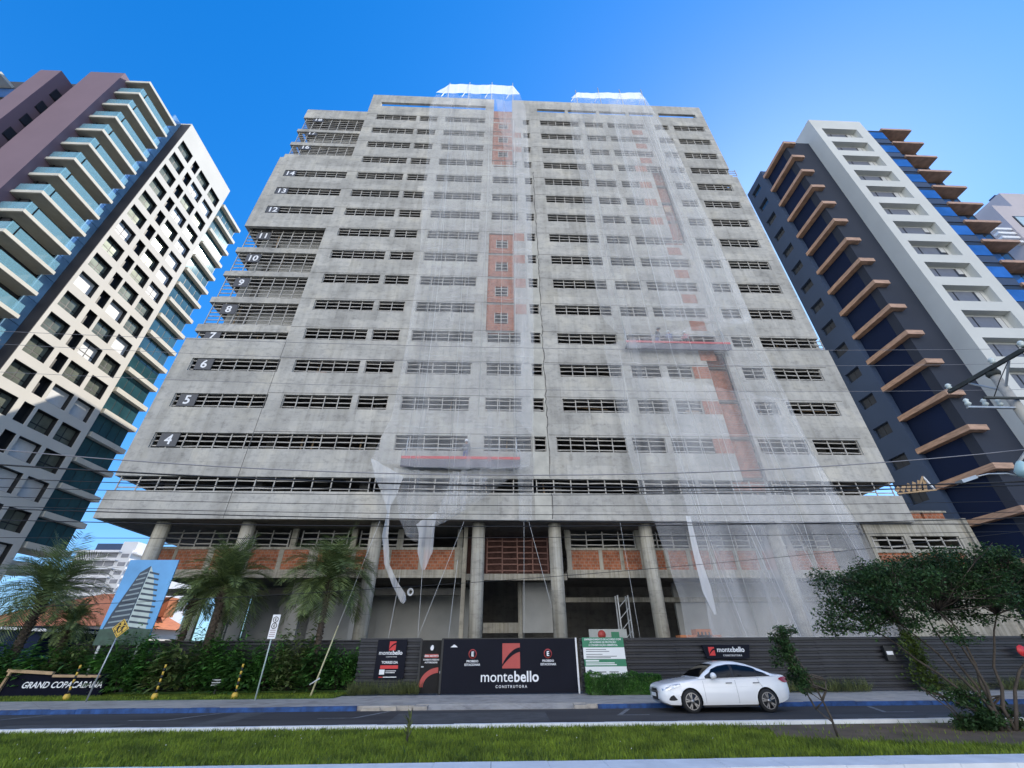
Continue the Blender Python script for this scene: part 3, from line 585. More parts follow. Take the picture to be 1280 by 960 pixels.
q = MB(); wallsx(q, 30.45, 33.85, 0, 54.8, ws, 34.0, 34.3); q.box(34.31,50,30.46,33.84,0,54.79); q.build('grey_wall', GREYB, T2)
for h in ws:
    w = hx(T2,'window',FRAME, 34.26,34.305,h[0]+.01,h[1]-.01,h[2]+.01,h[3]-.01); hx(w,'pane',GL_D,34.25,34.258,h[0]+.05,h[0]+.8,h[2]+.06,h[3]-.06); hx(w,'pane',GL_D,34.245,34.258,h[0]+.85,h[1]-.06,h[2]+.06,h[3]-.06)
hx(T2,'navy_wall',NAVY, 34.5,36,27.3,30.44,0,54.2); hx(T2,'slate_wall',SLATE, 34.5,37.69,26.5,27.29,0,54.3); hx(T2,'rear_wall',SLATE, 36.01,52,27.3,30.44,0,53.8)
for k in range(17):
    z = 53.2-2.93*k; q = MB(); q.box(33.95,34.498,26.0,30.5,z,z+.42); q.box(34.499,35.4,26.0,26.498,z,z+.42); q.build('ledge', WOOD, T2)
bo = [(38.6,42.95,53.07-2.92*k,54.95-2.92*k) for k in range(18)]
q = MB(); walls(q, 37.7, 44.2, 0, 56.9, bo, 25.0, 25.6); q.box(37.701,44.199,25.601,30,0,56.85); q.build('white_frame', OFFW, T2)
CURT = M('pale_curtain',(.5,.5,.48),.6,.1)
for h in bo:
    w = hx(T2,'window',FRAME,h[0]+.02,h[1]-.5,25.53,25.599,h[2]+.02,h[3]-.25)
    hx(w,'pane',BLIND,h[0]+.1,h[0]+1.2,25.5,25.528,h[2]+.06,h[3]-.3); hx(w,'pane',BLIND,h[0]+1.35,h[1]-1.15-rnd.uniform(0,.25),25.495,25.528,h[2]+.06,h[3]-.3); hx(w,'pane',CURT,h[1]-1.05,h[1]-.58,25.51,25.528,h[2]+.06+rnd.choice((0,.5,.9)),h[3]-.3)
hx(T2,'roof_vent',FRAME,42.0,43.6,25.6,27,56.9,57.5)
hx(T2,'slate_wall',SLATE,44.21,50.2,26.3,30,0,56.3)
for k in range(19):
    z = 55.2-2.92*k
    w = hx(T2,'window',FRAME,44.22,46.2,25.16,26.299,z-2.9,z-.02); hx(w,'pane',GL_B,44.26,46.16,25.12,25.158,z-1.9,z-.5); hx(w,'spandrel',GREYB,44.26,46.16,25.12,25.158,z-2.85,z-2.0)
    if k < 12:
        hx(T2,'balcony',WOOD,46.25,50.0,25.0,26.298,z,z+.32)
        w = hx(T2,'window',FRAME,48.0,49.8,26.2,26.298,z-2.2,z-.3); hx(w,'pane',GL_B,48.1,48.9,26.17,26.198,z-2.1,z-.4); hx(w,'pane',GL_D,48.95,49.7,26.17,26.198,z-2.1,z-.4)
T3 = thing('pink_apartment_tower', 'pinkish grey apartment tower behind the slate one at the far right', 'building', (82,40,0))
PKW = M('pinkish_render', (.5,.45,.46), .8, .06, .3)
hx(T3,'wall',PKW,73,95,36,56,0,57.5); hx(T3,'upper_wall',PKW,80.5,95,38,50,57.5,64); 
for k in range(6):
    z = 55-k*5.5
    w = hx(T3,'window',FRAME,74.5,79.5,35.93,35.998,z-2.4,z); hx(w,'pane',sheer('milky_pane',(.5,.6,.6),1) if 'milky_pane' not in D.materials else D.materials['milky_pane'],74.7,79.3,35.88,35.928,z-2.2,z-.2)
    hx(T3,'panel',M('plum_panel',(.16,.11,.13),.7,.1) if 'plum_panel' not in D.materials else D.materials['plum_panel'],81,85.5,35.9,35.998,z-5,z-1.2)
for x, z in ((75,57.5),(81.5,64)): hx(T3,'roof_vent',GREYB,x,x+1.0,39,40,z,z+1.1)
for k in range(4): hx(T3,'louvre',WHITE,70.4,72.998,36.2,36.8,52.2-k*.9,52.6-k*.9)
# ------------------------------------------------------------------ left apartment tower
CREAM = M('cream_render', (.64,.6,.52), .75, .05, .3); CREAMS = M('cream_slab_edge', (.62,.58,.48), .7, .08, .8); MAUVE = M('mauve_render', (.19,.125,.15), .8, .05, .3); PEACH = MAUVE
CHAR = M('charcoal_and_shade', (.035,.033,.036), .7, .12, .4); TEAL = sheer('teal_balustrade_glass', (.32,.62,.72), .36, .05); GL_T = glassy('teal_curtain_glass', (.045,.13,.15), .05, .35); GL_W = glassy('window_glass', (.2,.22,.18), .12, .3, .0, .4)
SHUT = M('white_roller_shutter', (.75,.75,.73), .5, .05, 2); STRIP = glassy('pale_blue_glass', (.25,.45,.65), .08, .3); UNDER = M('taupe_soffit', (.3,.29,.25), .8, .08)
T1 = thing('balcony_apartment_tower', 'tall cream grid and mauve apartment tower with glass balconies', 'building', (-52,38,0))
hx(T1,'core_wall',CHAR,-66,-46.7,27.4,43.9,0,64); 
gw = []; 
for k in range(21):
    z1 = 63.3-2.93*k
    for y0, y1 in ((33.75,36.05),(36.65,37.75),(38.1,40.4),(40.9,43.2)): gw.append((y0,y1,z1-1.95,z1))
q = MB(); wallsx(q, 33.362, 43.95, 0, 66.95, gw, -45.0, -45.55); q.build('grid_wall', CREAM, T1)
hx(T1,'block_wall',CREAM,-62,-45.56,33.363,43.94,0,66.93); hx(T1,'shade_side_panel',CHAR,-46.69,-45.004,33.3,33.361,0,66.6)  # thin dark panel: the cream block's side shade put into colour
FR2 = M('dark_frame_and_shade', (.015,.016,.018), .5, .1)
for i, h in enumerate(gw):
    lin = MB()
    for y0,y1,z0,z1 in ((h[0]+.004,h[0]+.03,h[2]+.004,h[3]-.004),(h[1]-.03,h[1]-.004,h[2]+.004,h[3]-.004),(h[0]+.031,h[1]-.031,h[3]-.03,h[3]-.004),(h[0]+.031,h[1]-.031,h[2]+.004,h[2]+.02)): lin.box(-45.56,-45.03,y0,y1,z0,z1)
    lin.build('reveal_shade_lining', FR2, T1)  # dark lining paints the shade of lintel and jambs into the recess
    if h[1]-h[0] < 1.5: hx(T1,'loggia_shutter',FR2,-45.54,-45.5,h[0]+.032,h[1]-.032,h[2]+.022,h[3]-.032); continue
    w = hx(T1,'window',FR2,-45.52,-45.47,h[0]+.032,h[1]-.032,h[2]+.022,h[3]-.032); r = rnd.random(); mm = (h[0]+h[1])/2; zz = h[2]+.7
    if r < .25: hx(w,'shutter',SHUT,-45.468,-45.44,h[0]+.08,h[1]-.08,h[2]+.08,h[3]-.08)
    else:
        for a, b in ((h[0]+.1,mm-.06),(mm+.06,h[1]-.1)):
            for c, d in ((h[2]+.1,zz-.06),(zz+.06,h[3]-.1)):
                hx(w,'pane',GL_W if r < .85 else SHUT,-45.468,-45.455,a,b,c,d)
for k in range(21):
    z = 63.75-2.91*k
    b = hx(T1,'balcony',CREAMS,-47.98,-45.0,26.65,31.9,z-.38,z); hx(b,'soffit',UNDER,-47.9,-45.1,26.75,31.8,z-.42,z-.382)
    if k:
        hx(b,'balustrade',TEAL,-45.14,-45.1,27.5,31.8,z,z+1.1); hx(b,'balustrade',TEAL,-45.24,-45.2,26.75,27.4,z,z+1.25); hx(b,'balustrade',TEAL,-47.9,-45.1,26.72,26.76,z,z+1.1)
        g = hx(T1,'window',FRAME,-47.6,-47.5,27.3,32.2,z,z+2.48)
        for j in range(4): hx(g,'pane',GL_T,-47.5,-47.48,27.4+j*1.2,27.4+j*1.2+1.1,z+.1,z+2.4)
    hx(T1,'glass_strip',STRIP,-46.5,-46.3,31.95,33.29,z-.1,z+2.75)
hx(T1,'fin_wall',MAUVE,-52.2,-48.0,26.04,32,0,64.3); hx(T1,'fin_wall',MAUVE,-56.2,-53.75,25.1,31,0,62); hx(T1,'bay_wall',MAUVE,-53.74,-52.21,30.5,33,0,60)
for k in range(14):
    z = 59.5-2.93*k; w = hx(T1,'window',FRAME,-53.75,-53.7,26.0,27.4,z-1.5,z); hx(w,'pane',GL_D,-53.7,-53.68,26.06,27.34,z-1.4,z-.1)
for k in range(14):
    z = 62-2.93*k; w = hx(T1,'window',FRAME,-66,-56.21,27.3,27.39,z-2.4,z-.1); hx(w,'pane',GL_B,-65.9,-56.3,27.27,27.299,z-2.3,z-.2); hx(T1,'balcony',CREAMS,-66,-61.5,25.6,27.26,z-.05,z+.35)
for k in range(19):
    z = 63.9-2.935*k
    b = hx(T1,'balcony',CREAMS,-48.2,-45.0,44.35,49.5,z-.55,z)
    if k < 18:
        g = hx(T1,'window',FRAME,-45.75,-45.6,44.4,49.15,z-2.933,z-.552)
        for j in range(4): hx(g,'pane',GL_T,-45.6,-45.57,44.5+j*1.17,44.5+j*1.17+1.08,z-2.85,z-.65)
        hx(g,'pane',GL_T,-45.58,-45.56,44.02,44.3,z-2.9,z-.1)
hx(T1,'rear_block',CHAR,-54,-45.76,43.951,49.15,11,63.3); hx(T1,'lower_slab',CREAMS,-49,-45.4,43.96,48.6,8.6,9.4)
# ------------------------------------------------------------------ far left: white tower, tiled house, shed, billboard
FARW = M('far_white_render', (.66,.65,.64), .8, .05, .2); FARG = M('far_window_band', (.2,.2,.22), .5, .25, .2); TILE = M('orange_roof_tile', (.48,.17,.075), .85, .2, .8, bump=.5, stretch=(4,1,1))
T4 = thing('distant_apartment_tower', 'distant white apartment tower with banded balconies behind the tiled house', 'building', (-128,160,0))
hx(T4,'wall',FARW,-136,-118.6,151,170,0,30.8); hx(T4,'roof_house',GREYB,-132.5,-123.5,153,165,30.8,33.2); hx(T4,'roof_house',FARW,-123.4,-118.8,152,165,30.8,33.6); hx(T4,'side_tower',FARW,-117,-112,165,178,0,31)
for k in range(13):
    z = 30.2-2.55*k
    for j in range(4): w = hx(T4,'window',FARG,-135.6+j*3.3,-132.7+j*3.3,150.9,151.001,z-1.75,z-.35)
    hx(T4,'balcony',FARW,-136.2,-121.8,149.8,150.898,z-.3,z-.02); hx(T4,'balcony',FARW,-118.598,-117.4,151.5,169,z-.6,z-.02)
    hx(T4,'window',FARG,-121.4,-119.2,150.9,151.001,z-1.75,z-.6)
T5 = thing('tiled_house', 'low house with a large orange tiled hip roof', 'house', (-50,66,0))
hx(T5,'wall',FARW,-62,-46,60,74,0,4.8); q = MB(); q.add([(-63.5,59,4.7),(-45,59,4.7),(-45,75,4.7),(-63.5,75,4.7),(-54,67,8.9),(-50.5,67,8.9)],[(0,1,5,4),(1,2,5),(2,3,4,5),(3,0,4),(3,2,1,0)]); q.build('roof',TILE,T5); hx(T5,'chimney',TILE,-47.6,-45.4,68,70,6.2,8.6)
T6 = thing('dark_shed', 'dark low shed with a white eave line behind the leftmost palm', 'shed', (-33,33,0))
hx(T6,'wall',NAVY,-45,-27.5,31,38,0,3.3); q = MB(); q.prism([(-46,3.9),(-27,3.0),(-27,3.14),(-46,4.04)],30.6,39); q.build('roof',WHITE,T6)
T7 = thing('billboard', 'hoarding picturing a striped white tower against blue sky, standing among the palms', 'billboard', (-18.6,25.6,.1))
BSKY = M('printed_sky', (.12,.36,.66), .5, .2, .5); BDK = M('printed_shade', (.03,.05,.075), .5, .2, 2); BLT = M('printed_facade', (.45,.53,.5), .5, .12, 2); BGR = M('printed_trees', (.03,.07,.045), .5, .4, 3)
BX0, BX1, BZ0, BZ1, BY = -20.0, -17.4, 2.2, 6.2, 25.6
hx(T7,'panel',BSKY,BX0,BX1,BY,BY+.06,BZ0,BZ1); 
q = MB(); q.prism([(-19.95,2.3),(-18.75,2.3),(-18.75,5.9),(-19.2,5.55),(-19.75,3.6)],BY-.006,BY-.001); q.build('printed_side',BDK,T7)
q = MB(); q.prism([(-18.74,2.3),(-17.62,2.3),(-17.95,4.2),(-18.35,5.3),(-18.74,5.88)],BY-.006,BY-.001); q.build('printed_front',BLT,T7)
q = MB()
for k in range(13):
    z = 2.3+k*.26; w = 1-max(0,k-6)*.075; q.prism([(-18.7,z+.1),(-18.7+1.0*w,z),(-18.7+1.0*w,z+.085),(-18.7,z+.2)],BY-.01,BY-.0065)
q.build('printed_band',BDK,T7)
q = MB()
for k in range(13):
    z = 2.4+k*.25; q.prism([(-19.9+k*.06,z),(-18.8,z+.12),(-18.8,z+.2),(-19.9+k*.06,z+.07)],BY-.01,BY-.0065)
q.build('printed_balcony',M('printed_balcony_edge',(.22,.28,.3),.5,.1),T7)
hx(T7,'printed_trees',BGR,BX0+.01,BX1-.01,BY-.012,BY-.0005,BZ0,2.9)
for x in (-19.7,-17.8): MB().box(x-.06,x+.06,BY+.061,BY+.16,.1,6.1).build('post', STEEL, T7)
# ------------------------------------------------------------------ palms and planting
def palm(lab, base, topz, lean=(0,0), R=1.9, nf=44, r0=.2, seed=1, droop=1.0):
    g = random.Random(seed); t = thing('palm_tree', lab, 'palm', base); b = Vector(base); c = Vector((b.x+lean[0], b.y+lean[1], topz)); pts = []; rs = []
    for i in range(15):
        f = i/14; pts.append(b.lerp(c,f)+Vector((lean[0]*.15*math.sin(f*3),0,0))); rs.append(r0*(1.0-.25*f)*(1+.12*(i%2)))
    MB().tube(pts, rs, 12).build('trunk', PALMBARK, t)
    mb = MB(); 
    for k in range(nf):
        az = k*2.399+g.uniform(-.2,.2); el = math.radians(g.uniform(-15,80) if k % 3 else g.uniform(35,85)); L = R*g.uniform(.8,1.1); d = Vector((math.cos(az)*math.cos(el), math.sin(az)*math.cos(el), math.sin(el)))
        p = c.copy(); spine = [p.copy()]; n = 16
        for j in range(n):
            d = (d+Vector((0,0,-.075*droop*(1+.5*j/n)))).normalized(); p = p+d*L/n; spine.append(p.copy())
        mb.tube(spine, [.022*(1-.85*i/n) for i in range(n+1)], 4, 0)
        for j in range(2, n+1):
            dd = (spine[j]-spine[j-1]).normalized(); sd_ = dd.cross(Vector((0,0,1))); sd_ = sd_.normalized() if sd_.length > 1e-3 else Vector((1,0,0)); up = sd_.cross(dd)
            ll = L*.3*math.sin(math.pi*min(1,(j+1.5)/(n+3)))**.7
            for sg in (-1,1):
                for h in (0,.5):
                    mb.leaf(spine[j]-dd*L/n*h, (sd_*sg*.85+dd*.65+up*g.uniform(.0,.35)+Vector((0,0,-.15))).normalized(), up, ll*g.uniform(.8,1.1), .042, 0)
    mb.build('fronds', L_PALM, t)
    mb = MB()                              # old leaf bases below the crown
    for k in range(130):
        az = k*2.399; z = topz-.1-(topz-b.z-.2)*(k/130); q = b.lerp(c,(z-b.z)/(topz-b.z)); d = Vector((math.cos(az),math.sin(az),.6)).normalized(); mb.bar(q+d*r0*.6,q+d*(r0*.75+(.2 if k < 30 else .09)),.085,.05)
    mb.build('leaf_base', PALMBARK, t)
palm('palm with dark rough trunk in front of the leftmost round column', (-14.55,26.0,.3), 4.95, (-.1,0), 2.7, 84, .19, 3, 1.25)
palm('fullest palm, with pale drooping fronds, left of the fence sign', (-9.0,26.0,.3), 5.3, (-.1,0), 3.0, 90, .16, 4, 1.35)
palm('leftmost palm, its crown cut by the photo edge', (-23.9,26.0,.3), 4.55, (-.2,.2), 3.2, 84, .22, 5, 1.25)
palm('slim palm standing close behind the picture hoarding', (-16.7,27.0,.3), 4.5, (.1,0), 1.6, 30, .17, 6, 1.2)
palm('small low palm between leftmost palm and tiled house', (-22.2,26.4,.3), 3.2, (0,0), 1.5, 30, .13, 8, 1.2)
def shrub(nm, lab, cat, c, rx, ry, h, n, L, w, mat, group=None, seed=0, spiky=False):
    g = random.Random(seed); t = thing(nm, lab, cat, c, group); c = Vector(c); mb = MB(); st = MB()
    for k in range(7): a = g.uniform(0,6.28); st.tube([c, c+Vector((math.cos(a)*rx*.35,math.sin(a)*ry*.35,h*.6))], [.02,.008], 5)
    st.build('stem', BARK, t)
    for k in range(n):
        if spiky:
            a = g.uniform(0,6.28); e = g.uniform(.35,1.5); d = Vector((math.cos(a)*math.cos(e),math.sin(a)*math.cos(e),math.sin(e))); p = c+Vector((g.uniform(-rx,rx)*.35,g.uniform(-ry,ry)*.35,g.uniform(0,h*.45))); mb.leaf(p,d,Vector((0,0,1)),L*g.uniform(.6,1.15),w)
        else:
            a = g.uniform(0,6.28); rr = g.random()**.4; ph = g.uniform(-.2,1.45); bump = 1+.22*math.sin(a*3+seed)+.15*math.sin(a*5+ph*4+seed*2)
            p = c+Vector((math.cos(a)*rx*rr*bump*math.cos(ph*.8), math.sin(a)*ry*rr*bump*math.cos(ph*.8), h*.25+h*.72*rr*bump*math.sin(ph) if g.random() < .75 else g.uniform(.02,h*.5)))
            d = Vector((math.cos(a)+g.gauss(0,.5), math.sin(a)-.3+g.gauss(0,.5), g.uniform(-.5,.45))); mb.leaf(p,d,Vector((0,0,1)),L*g.uniform(.6,1.3),w*g.uniform(.7,1.2))
    mb.build('leaves', mat, t); return t
x = -30.0; i = 0
while x < -7.3:
    h = 1.95+.4*math.sin(x*1.7)+rnd.uniform(-.15,.3)
    y = 25.45 if x > -17.6 or x < -23 else 25.95
    if -18.0 < x < -16.5: h += .1; y = 25.2
    shrub('leafy_shrub','dark green broad leaved shrub in the dense planting left of the gate','shrub',(x,y+rnd.uniform(-.25,.2),.3),rnd.uniform(.85,1.1),.8,h,(900,560,1300)[i%3],(.38,.55,.28)[i%3],(.15,.2,.1)[i%3],(L_SHRUB,L_DARK,L_SHRUB,L_PALM,L_DARK)[i%5],'shrubs of the dense planting',i); x += 1.12; i += 1
for j,(px,nm,lab,mat,h,Lf) in enumerate(((-15.6,'cordyline','purple leaved cordyline left of the dark trunked palm',L_PURP,1.9,.7),(-9.3,'cordyline','purple leaved cordyline beside the fullest palm',L_PURP,2.4,.75),(-12.2,'cordyline','purple leaved cordyline between the two middle palms',L_PURP,1.9,.6),(-7.6,'cordyline','purple leaved cordyline next to the corrugated sign fence',L_PURP,2.1,.7),(-10.3,'fountain_grass','spiky pale green clump left of the fullest palm',L_PALM,2.1,.9),(-7.1,'fan_plant','green spiky plant beside the corrugated sign fence',L_DARK,2.1,.9),(-12.9,'croton','lime leaved croton right of the dark trunked palm',L_LIME,1.8,.4),(-11.6,'spiky_plant','upright green spiky plant before the low black fence',L_DARK,2.1,.7))):
    shrub(nm, lab, 'plant', (px,26.15,.3), .5,.4,h,150,Lf,.075,mat,None,50+j,True)
# grass tufts and clipped hedge by the fences
for j,(x,y,w,lab) in enumerate(((-6.2,24.75,.55,'dry grass tuft at the left foot of the sign fence'),(-4.9,24.7,.8,'larger grass tuft under the middle of the sign fence'),(-3.95,24.75,.5,'grass tuft below the sign fence, nearest the small door'),(13.4,23.9,.7,'grass tuft behind the rear wheel of the white car'),(15.2,23.9,.9,'wide grass tuft behind the slender sapling'),(16.9,23.9,.9,'grass tuft along the fence left of the climbing plant'),(22.6,23.9,1.0,'grass tuft along the fence right of the climbing plant'),(25.4,23.9,1.0,'grass tuft along the fence at the right photo edge'))):
    mb = MB(); 
    for k in range(420):
        a = rnd.uniform(0,6.28); e = rnd.uniform(.5,1.5); p = Vector((x+rnd.uniform(-w,w),y+rnd.uniform(-.22,.22),.13)); mb.leaf(p,Vector((math.cos(a)*math.cos(e),math.sin(a)*math.cos(e),math.sin(e))),Vector((0,0,1)),rnd.uniform(.3,.75),.022)
    tag(mb.build('grass_tuft', L_TUFT, None, (x,y,.13)), lab, 'grass tuft', 'grass tufts along the fences')
mb = MB(); 
for k in range(5200):
    f = rnd.choice('ftlr'+'ff'); x = rnd.uniform(4.35,7.75); y = rnd.uniform(23.35,24.1); z = rnd.uniform(.16,.92)
    if f == 'f': y = 23.35+abs(rnd.gauss(0,.07))
    if f == 't': z = .92-abs(rnd.gauss(0,.06))
    if f == 'l': x = 4.35+abs(rnd.gauss(0,.08))
    if f == 'r': x = 7.75-abs(rnd.gauss(0,.08))
    z += .05*math.sin(x*3.1)+.03*math.sin(x*7); y += .06*math.sin(x*4.3+z*3)
    mb.leaf(Vector((x,y,z)),Vector((rnd.gauss(0,1),-.5+rnd.gauss(0,.8),.4+rnd.gauss(0,.6))),Vector((0,0,1)),rnd.uniform(.07,.13),.055)
t = thing('clipped_hedge','clipped box hedge below the green and white notice','hedge',(6,23.7,.14)); mb.build('leaves', L_SHRUB, t); MB().box(4.5,7.6,23.5,24.0,.14,.8).build('twigs', L_DARK, t)
mb = MB()
for k in range(1500):
    z = rnd.uniform(.14,2.6); w = .3+.28*math.sin(z*2.3)**2+.12*(2.6-z); mb.leaf(Vector((20.9+rnd.gauss(0,w*.55)-z*.05,23.98-abs(rnd.gauss(0,.08)),z)),Vector((rnd.gauss(0,1),-.6,rnd.gauss(-.2,.7))),Vector((0,0,1)),rnd.uniform(.1,.2),.1)
t = thing('climbing_plant','green climber growing up the black fence','plant',(20.9,24,.14)); mb.build('leaves', leafm('climber_leaf',(.07,.12,.03)), t); MB().tube([(21,24.0,.14),(20.8,24.05,1.2),(20.85,24.05,2.4)],.02,5).build('stem', BARK, t)
# ------------------------------------------------------------------ fences, gate, signs
def corrugated(mb, x0, x1, y, z0, z1, pitch=.235, dep=.11):
    z = z0; prof = []
    while z < z1-1e-4: prof += [(y,z),(y,min(z1,z+pitch*.42)),(y+dep,min(z1,z+pitch*.58)),(y+dep,min(z1,z+pitch*.94))]; z += pitch
    prof = [p for i,p in enumerate(prof) if i == 0 or p != prof[i-1]]
    mb.grid([[(x0,)+p for p in prof],[(x1,)+p for p in prof]][::-1], smooth=False)
    mb.box(x0,x1,y+dep+.004,y+dep+.03,z0,z1)
def fence(lab, x0, x1, y, z0, z1, step, group='corrugated black fences'):
    t = thing('corrugated_fence', lab, 'fence', ((x0+x1)/2,y,z0), group); x = x0
    while x < x1-.05:
        mb = MB(); corrugated(mb, x+.004, min(x+step,x1)-.004, y+rnd.uniform(-.012,.012), z0+rnd.uniform(0,.02), z1-.001); mb.build('panel', BLACKM, t); x += step
    mb = MB(); mb.box(x0,x1,y-.03,y+.1,z1+.002,z1+.05); mb.build('cap', BLACKM, t); return t
fence('long black corrugated fence running from the gate to the right', 4.28, 40, 24.4, .14, 2.33, 2.4)
fence('short black corrugated fence carrying the tall sign left of the door', -6.65, -3.62, 25.15, .16, 2.38, 3.1)
fence('low black corrugated fence hidden behind the shrubs', -22, -6.75, 26.75, .3, 2.35, 5.1)
def emblem(parent, x, y, z, s):              # red square cut by a black sweeping arc
    MB().box(x-s/2,x+s/2,y-.006,y,z-s*.6,z+s*.6).build('emblem_square', REDP if s > .5 else REDV, parent)
    up = []; lo = []
    for i in range(13):
        f = i/12; px = x-s/2+.002+f*(s-.004); a = z-s*.42+s*.82*math.sin(f*1.5)**.8; b = z-s*.5+s*.68*math.sin(f*1.45)**.95 if i else z-s*.5
        up.append((px,a)); lo.append((px,min(b,a-.01)))
    MB().prism(lo+up[::-1], y-.012, y-.0065).build('emblem_arc', BLACKP, parent)
GY = 24.5
t = thing('site_gate', 'wide black sheet gate with a red emblem and large white lettering', 'gate', (.9,GY,.14))
hx(t,'panel',BLACKP,-2.42,4.08,GY,GY+.06,.17,2.36); hx(t,'edge_strip',WHITE,4.083,4.16,GY-.02,GY+.08,.14,2.4); hx(t,'frame',BLK,-2.5,-2.423,GY-.01,GY+.08,.14,2.4); hx(t,'frame',BLK,-2.42,4.08,GY-.004,GY+.07,2.362,2.4)
emblem(t, .9, GY-.001, 1.66, .86)
text('lettering','monte',.6,WHITE,t,(1.0,GY-.004,.62),.004,.004,1,'RIGHT'); text('lettering','bello',.6,WHITE,t,(1.02,GY-.004,.62),.02,.004,1.02,'LEFT'); text('lettering','CONSTRUTORA',.155,WHITE,t,(.9,GY-.004,.38),.008,.004,1.45)
for x in (-.98,2.7):
    MB().lathe([(.2,0),(.2,.006)],(x,GY-.007,1.74),24,axis='y').build('round_mark',REDP,t); MB().lathe([(.155,0),(.155,.004)],(x,GY-.012,1.74),24,axis='y').build('round_mark',BLACKP,t)
    text('lettering','E',.27,WHITE,t,(x,GY-.018,1.645),.03); text('lettering','PROIBIDO',.125,WHITE,t,(x,GY-.004,1.4),.02); text('lettering','ESTACIONAR',.125,WHITE,t,(x,GY-.004,1.26),.02)
MB().prism([(-2.08,2.02),(-1.72,2.02),(-1.8,2.08),(-1.9,2.14),(-1.98,2.08)],GY-.006,GY-.001).build('small_mark',WHITE,t)
t = thing('site_door', 'narrow black pedestrian door with a red sweep and white warning text', 'door', (-3.0,24.85,.14)); y = 24.8
hx(t,'panel',M('door_panel',(.018,.017,.017),.6,.2,2,0,.12),-3.5,-2.56,y,y+.05,.17,2.33); hx(t,'frame',BLK,-3.6,-3.503,y-.01,y+.08,.14,2.38); hx(t,'frame',BLK,-2.557,-2.505,y-.01,y+.08,.14,2.38)
MB().lathe([(.15,0),(.15,.004)],(-3.0,y-.0045,2.0),20,axis='y').build('round_mark',BLK,t)
MB().prism([(-3.05,1.9),(-2.96,1.9),(-2.92,1.98),(-2.94,2.1),(-3.0,2.13),(-3.07,2.05),(-3.09,1.97)],y-.008,y-.005).build('hand_mark',WHITE,t)
hx(t,'red_label',REDP,-3.33,-2.67,y-.005,y-.001,1.6,1.74); text('lettering','ÁREA RESTRITA',.1,WHITE,t,(-3.0,y-.008,1.635),.02); text('lettering','SOMENTE PESSOAS',.09,WHITE,t,(-3.0,y-.004,1.48),.02); text('lettering','AUTORIZADAS',.09,WHITE,t,(-3.0,y-.004,1.37),.02)
P1 = []; P2 = []
for i in range(13):
    a = R_(180-i*7.3); P1.append((-2.59+.92*math.cos(a)-.0,.42+.78*math.sin(a))); P2.append((-2.59+.72*math.cos(a),.42+.56*math.sin(a)))
MB().prism(P1+P2[::-1],y-.006,y-.001).build('red_sweep',REDP,t); hx(t,'handle',STEEL,-3.46,-3.34,y-.05,y-.001,1.2,1.25); hx(t,'latch',STEEL,-2.55,-2.51,y-.05,y-.011,.95,1.05)
t = thing('tall_sign', 'tall black sign with red emblem, white and red lines, fixed on the short fence', 'sign', (-5.0,25.08,.8)); y = 25.05
hx(t,'panel',BLACKP,-5.75,-4.3,y,y+.05,.72,2.37); emblem(t,-5.0,y-.001,2.1,.32); text('lettering','monte',.25,WHITE,t,(-4.98,y-.004,1.73),.006,.004,1,'RIGHT'); text('lettering','bello',.25,WHITE,t,(-4.97,y-.004,1.73),.02,.004,1,'LEFT'); text('lettering','CONSTRUTORA',.06,WHITE,t,(-5,y-.004,1.62),.01,.004,1.3)
text('lettering','TORRES DA',.15,WHITE,t,(-5.05,y-.004,1.36),.02); hx(t,'red_label',REDV,-5.48,-4.62,y-.005,y-.001,1.15,1.29); hx(t,'white_label',WHITE,-5.5,-5.25,y-.005,y-.001,.92,1.12); hx(t,'text_line',WHITE,-5.2,-4.7,y-.005,y-.001,1.05,1.075); hx(t,'text_line',WHITE,-5.2,-4.75,y-.005,y-.001,.98,1.005); hx(t,'red_line',REDV,-5.5,-5.3,y-.005,y-.001,.8,.83); hx(t,'text_line',WHITE,-5.29,-4.65,y-.005,y-.001,.8,.83)
t = thing('long_sign', 'black sign board with red emblem and white lettering on the fence above the car', 'sign', (11.5,24.3,1.48)); y = 24.28
MB().prism([(10.5,1.48),(12.62,1.48),(12.78,2.06),(10.36,2.06)],y,y+.05).build('panel',BLACKP,t); emblem(t,10.8,y-.001,1.79,.3); text('lettering','monte',.3,WHITE,t,(11.86,y-.004,1.76),.008,.004,1,'RIGHT'); text('lettering','bello',.3,WHITE,t,(11.87,y-.004,1.76),.024,.004,1,'LEFT'); text('lettering','CONSTRUTORA',.1,WHITE,t,(11.8,y-.004,1.58),.012,.004,1.4)
t = thing('licence_sign', 'green and white environmental licence notice above the clipped hedge', 'sign', (5.4,24.3,.8)); y = 24.28
WSH = M('white_sign_sheet', (.78,.78,.76), .5, .03)
for k,(z0,z1,mm) in enumerate(((1.98,2.4,GREENP),(1.5,1.977,WSH),(1.2,1.497,GREENP),(.78,1.197,WSH))): MB().prism([(4.4+.02*k,z0),(6.46+.01*k,z0),(6.46,z1),(4.4+.02*k,z1)],y,y+.04).build('panel',mm,t)
for z, s_t in ((2.28,'EMPREENDIMENTO DE ACORDO COM'),(2.16,'AS NORMAS DE PROTEÇÃO'),(2.04,'E CONSERVAÇÃO AMBIENTAL')): text('lettering',s_t,.105,WHITE,t,(5.43,y-.004,z),.014)
DKT = M('dark_print', (.12,.13,.13), .6, .1)
for z, L in ((1.88,1.0),(1.8,1.15),(1.68,.8),(1.6,1.5),(1.54,1.2)): hx(t,'text_line',DKT,4.55,4.55+L,y-.004,y-.001,z,z+.026)
hx(t,'text_line',WSH,4.5,5.15,y-.004,y-.001,1.4,1.46)
for z, L in ((1.32,1.4),(1.25,1.5)): hx(t,'text_line',WSH,4.5,4.5+L,y-.004,y-.001,z,z+.04)
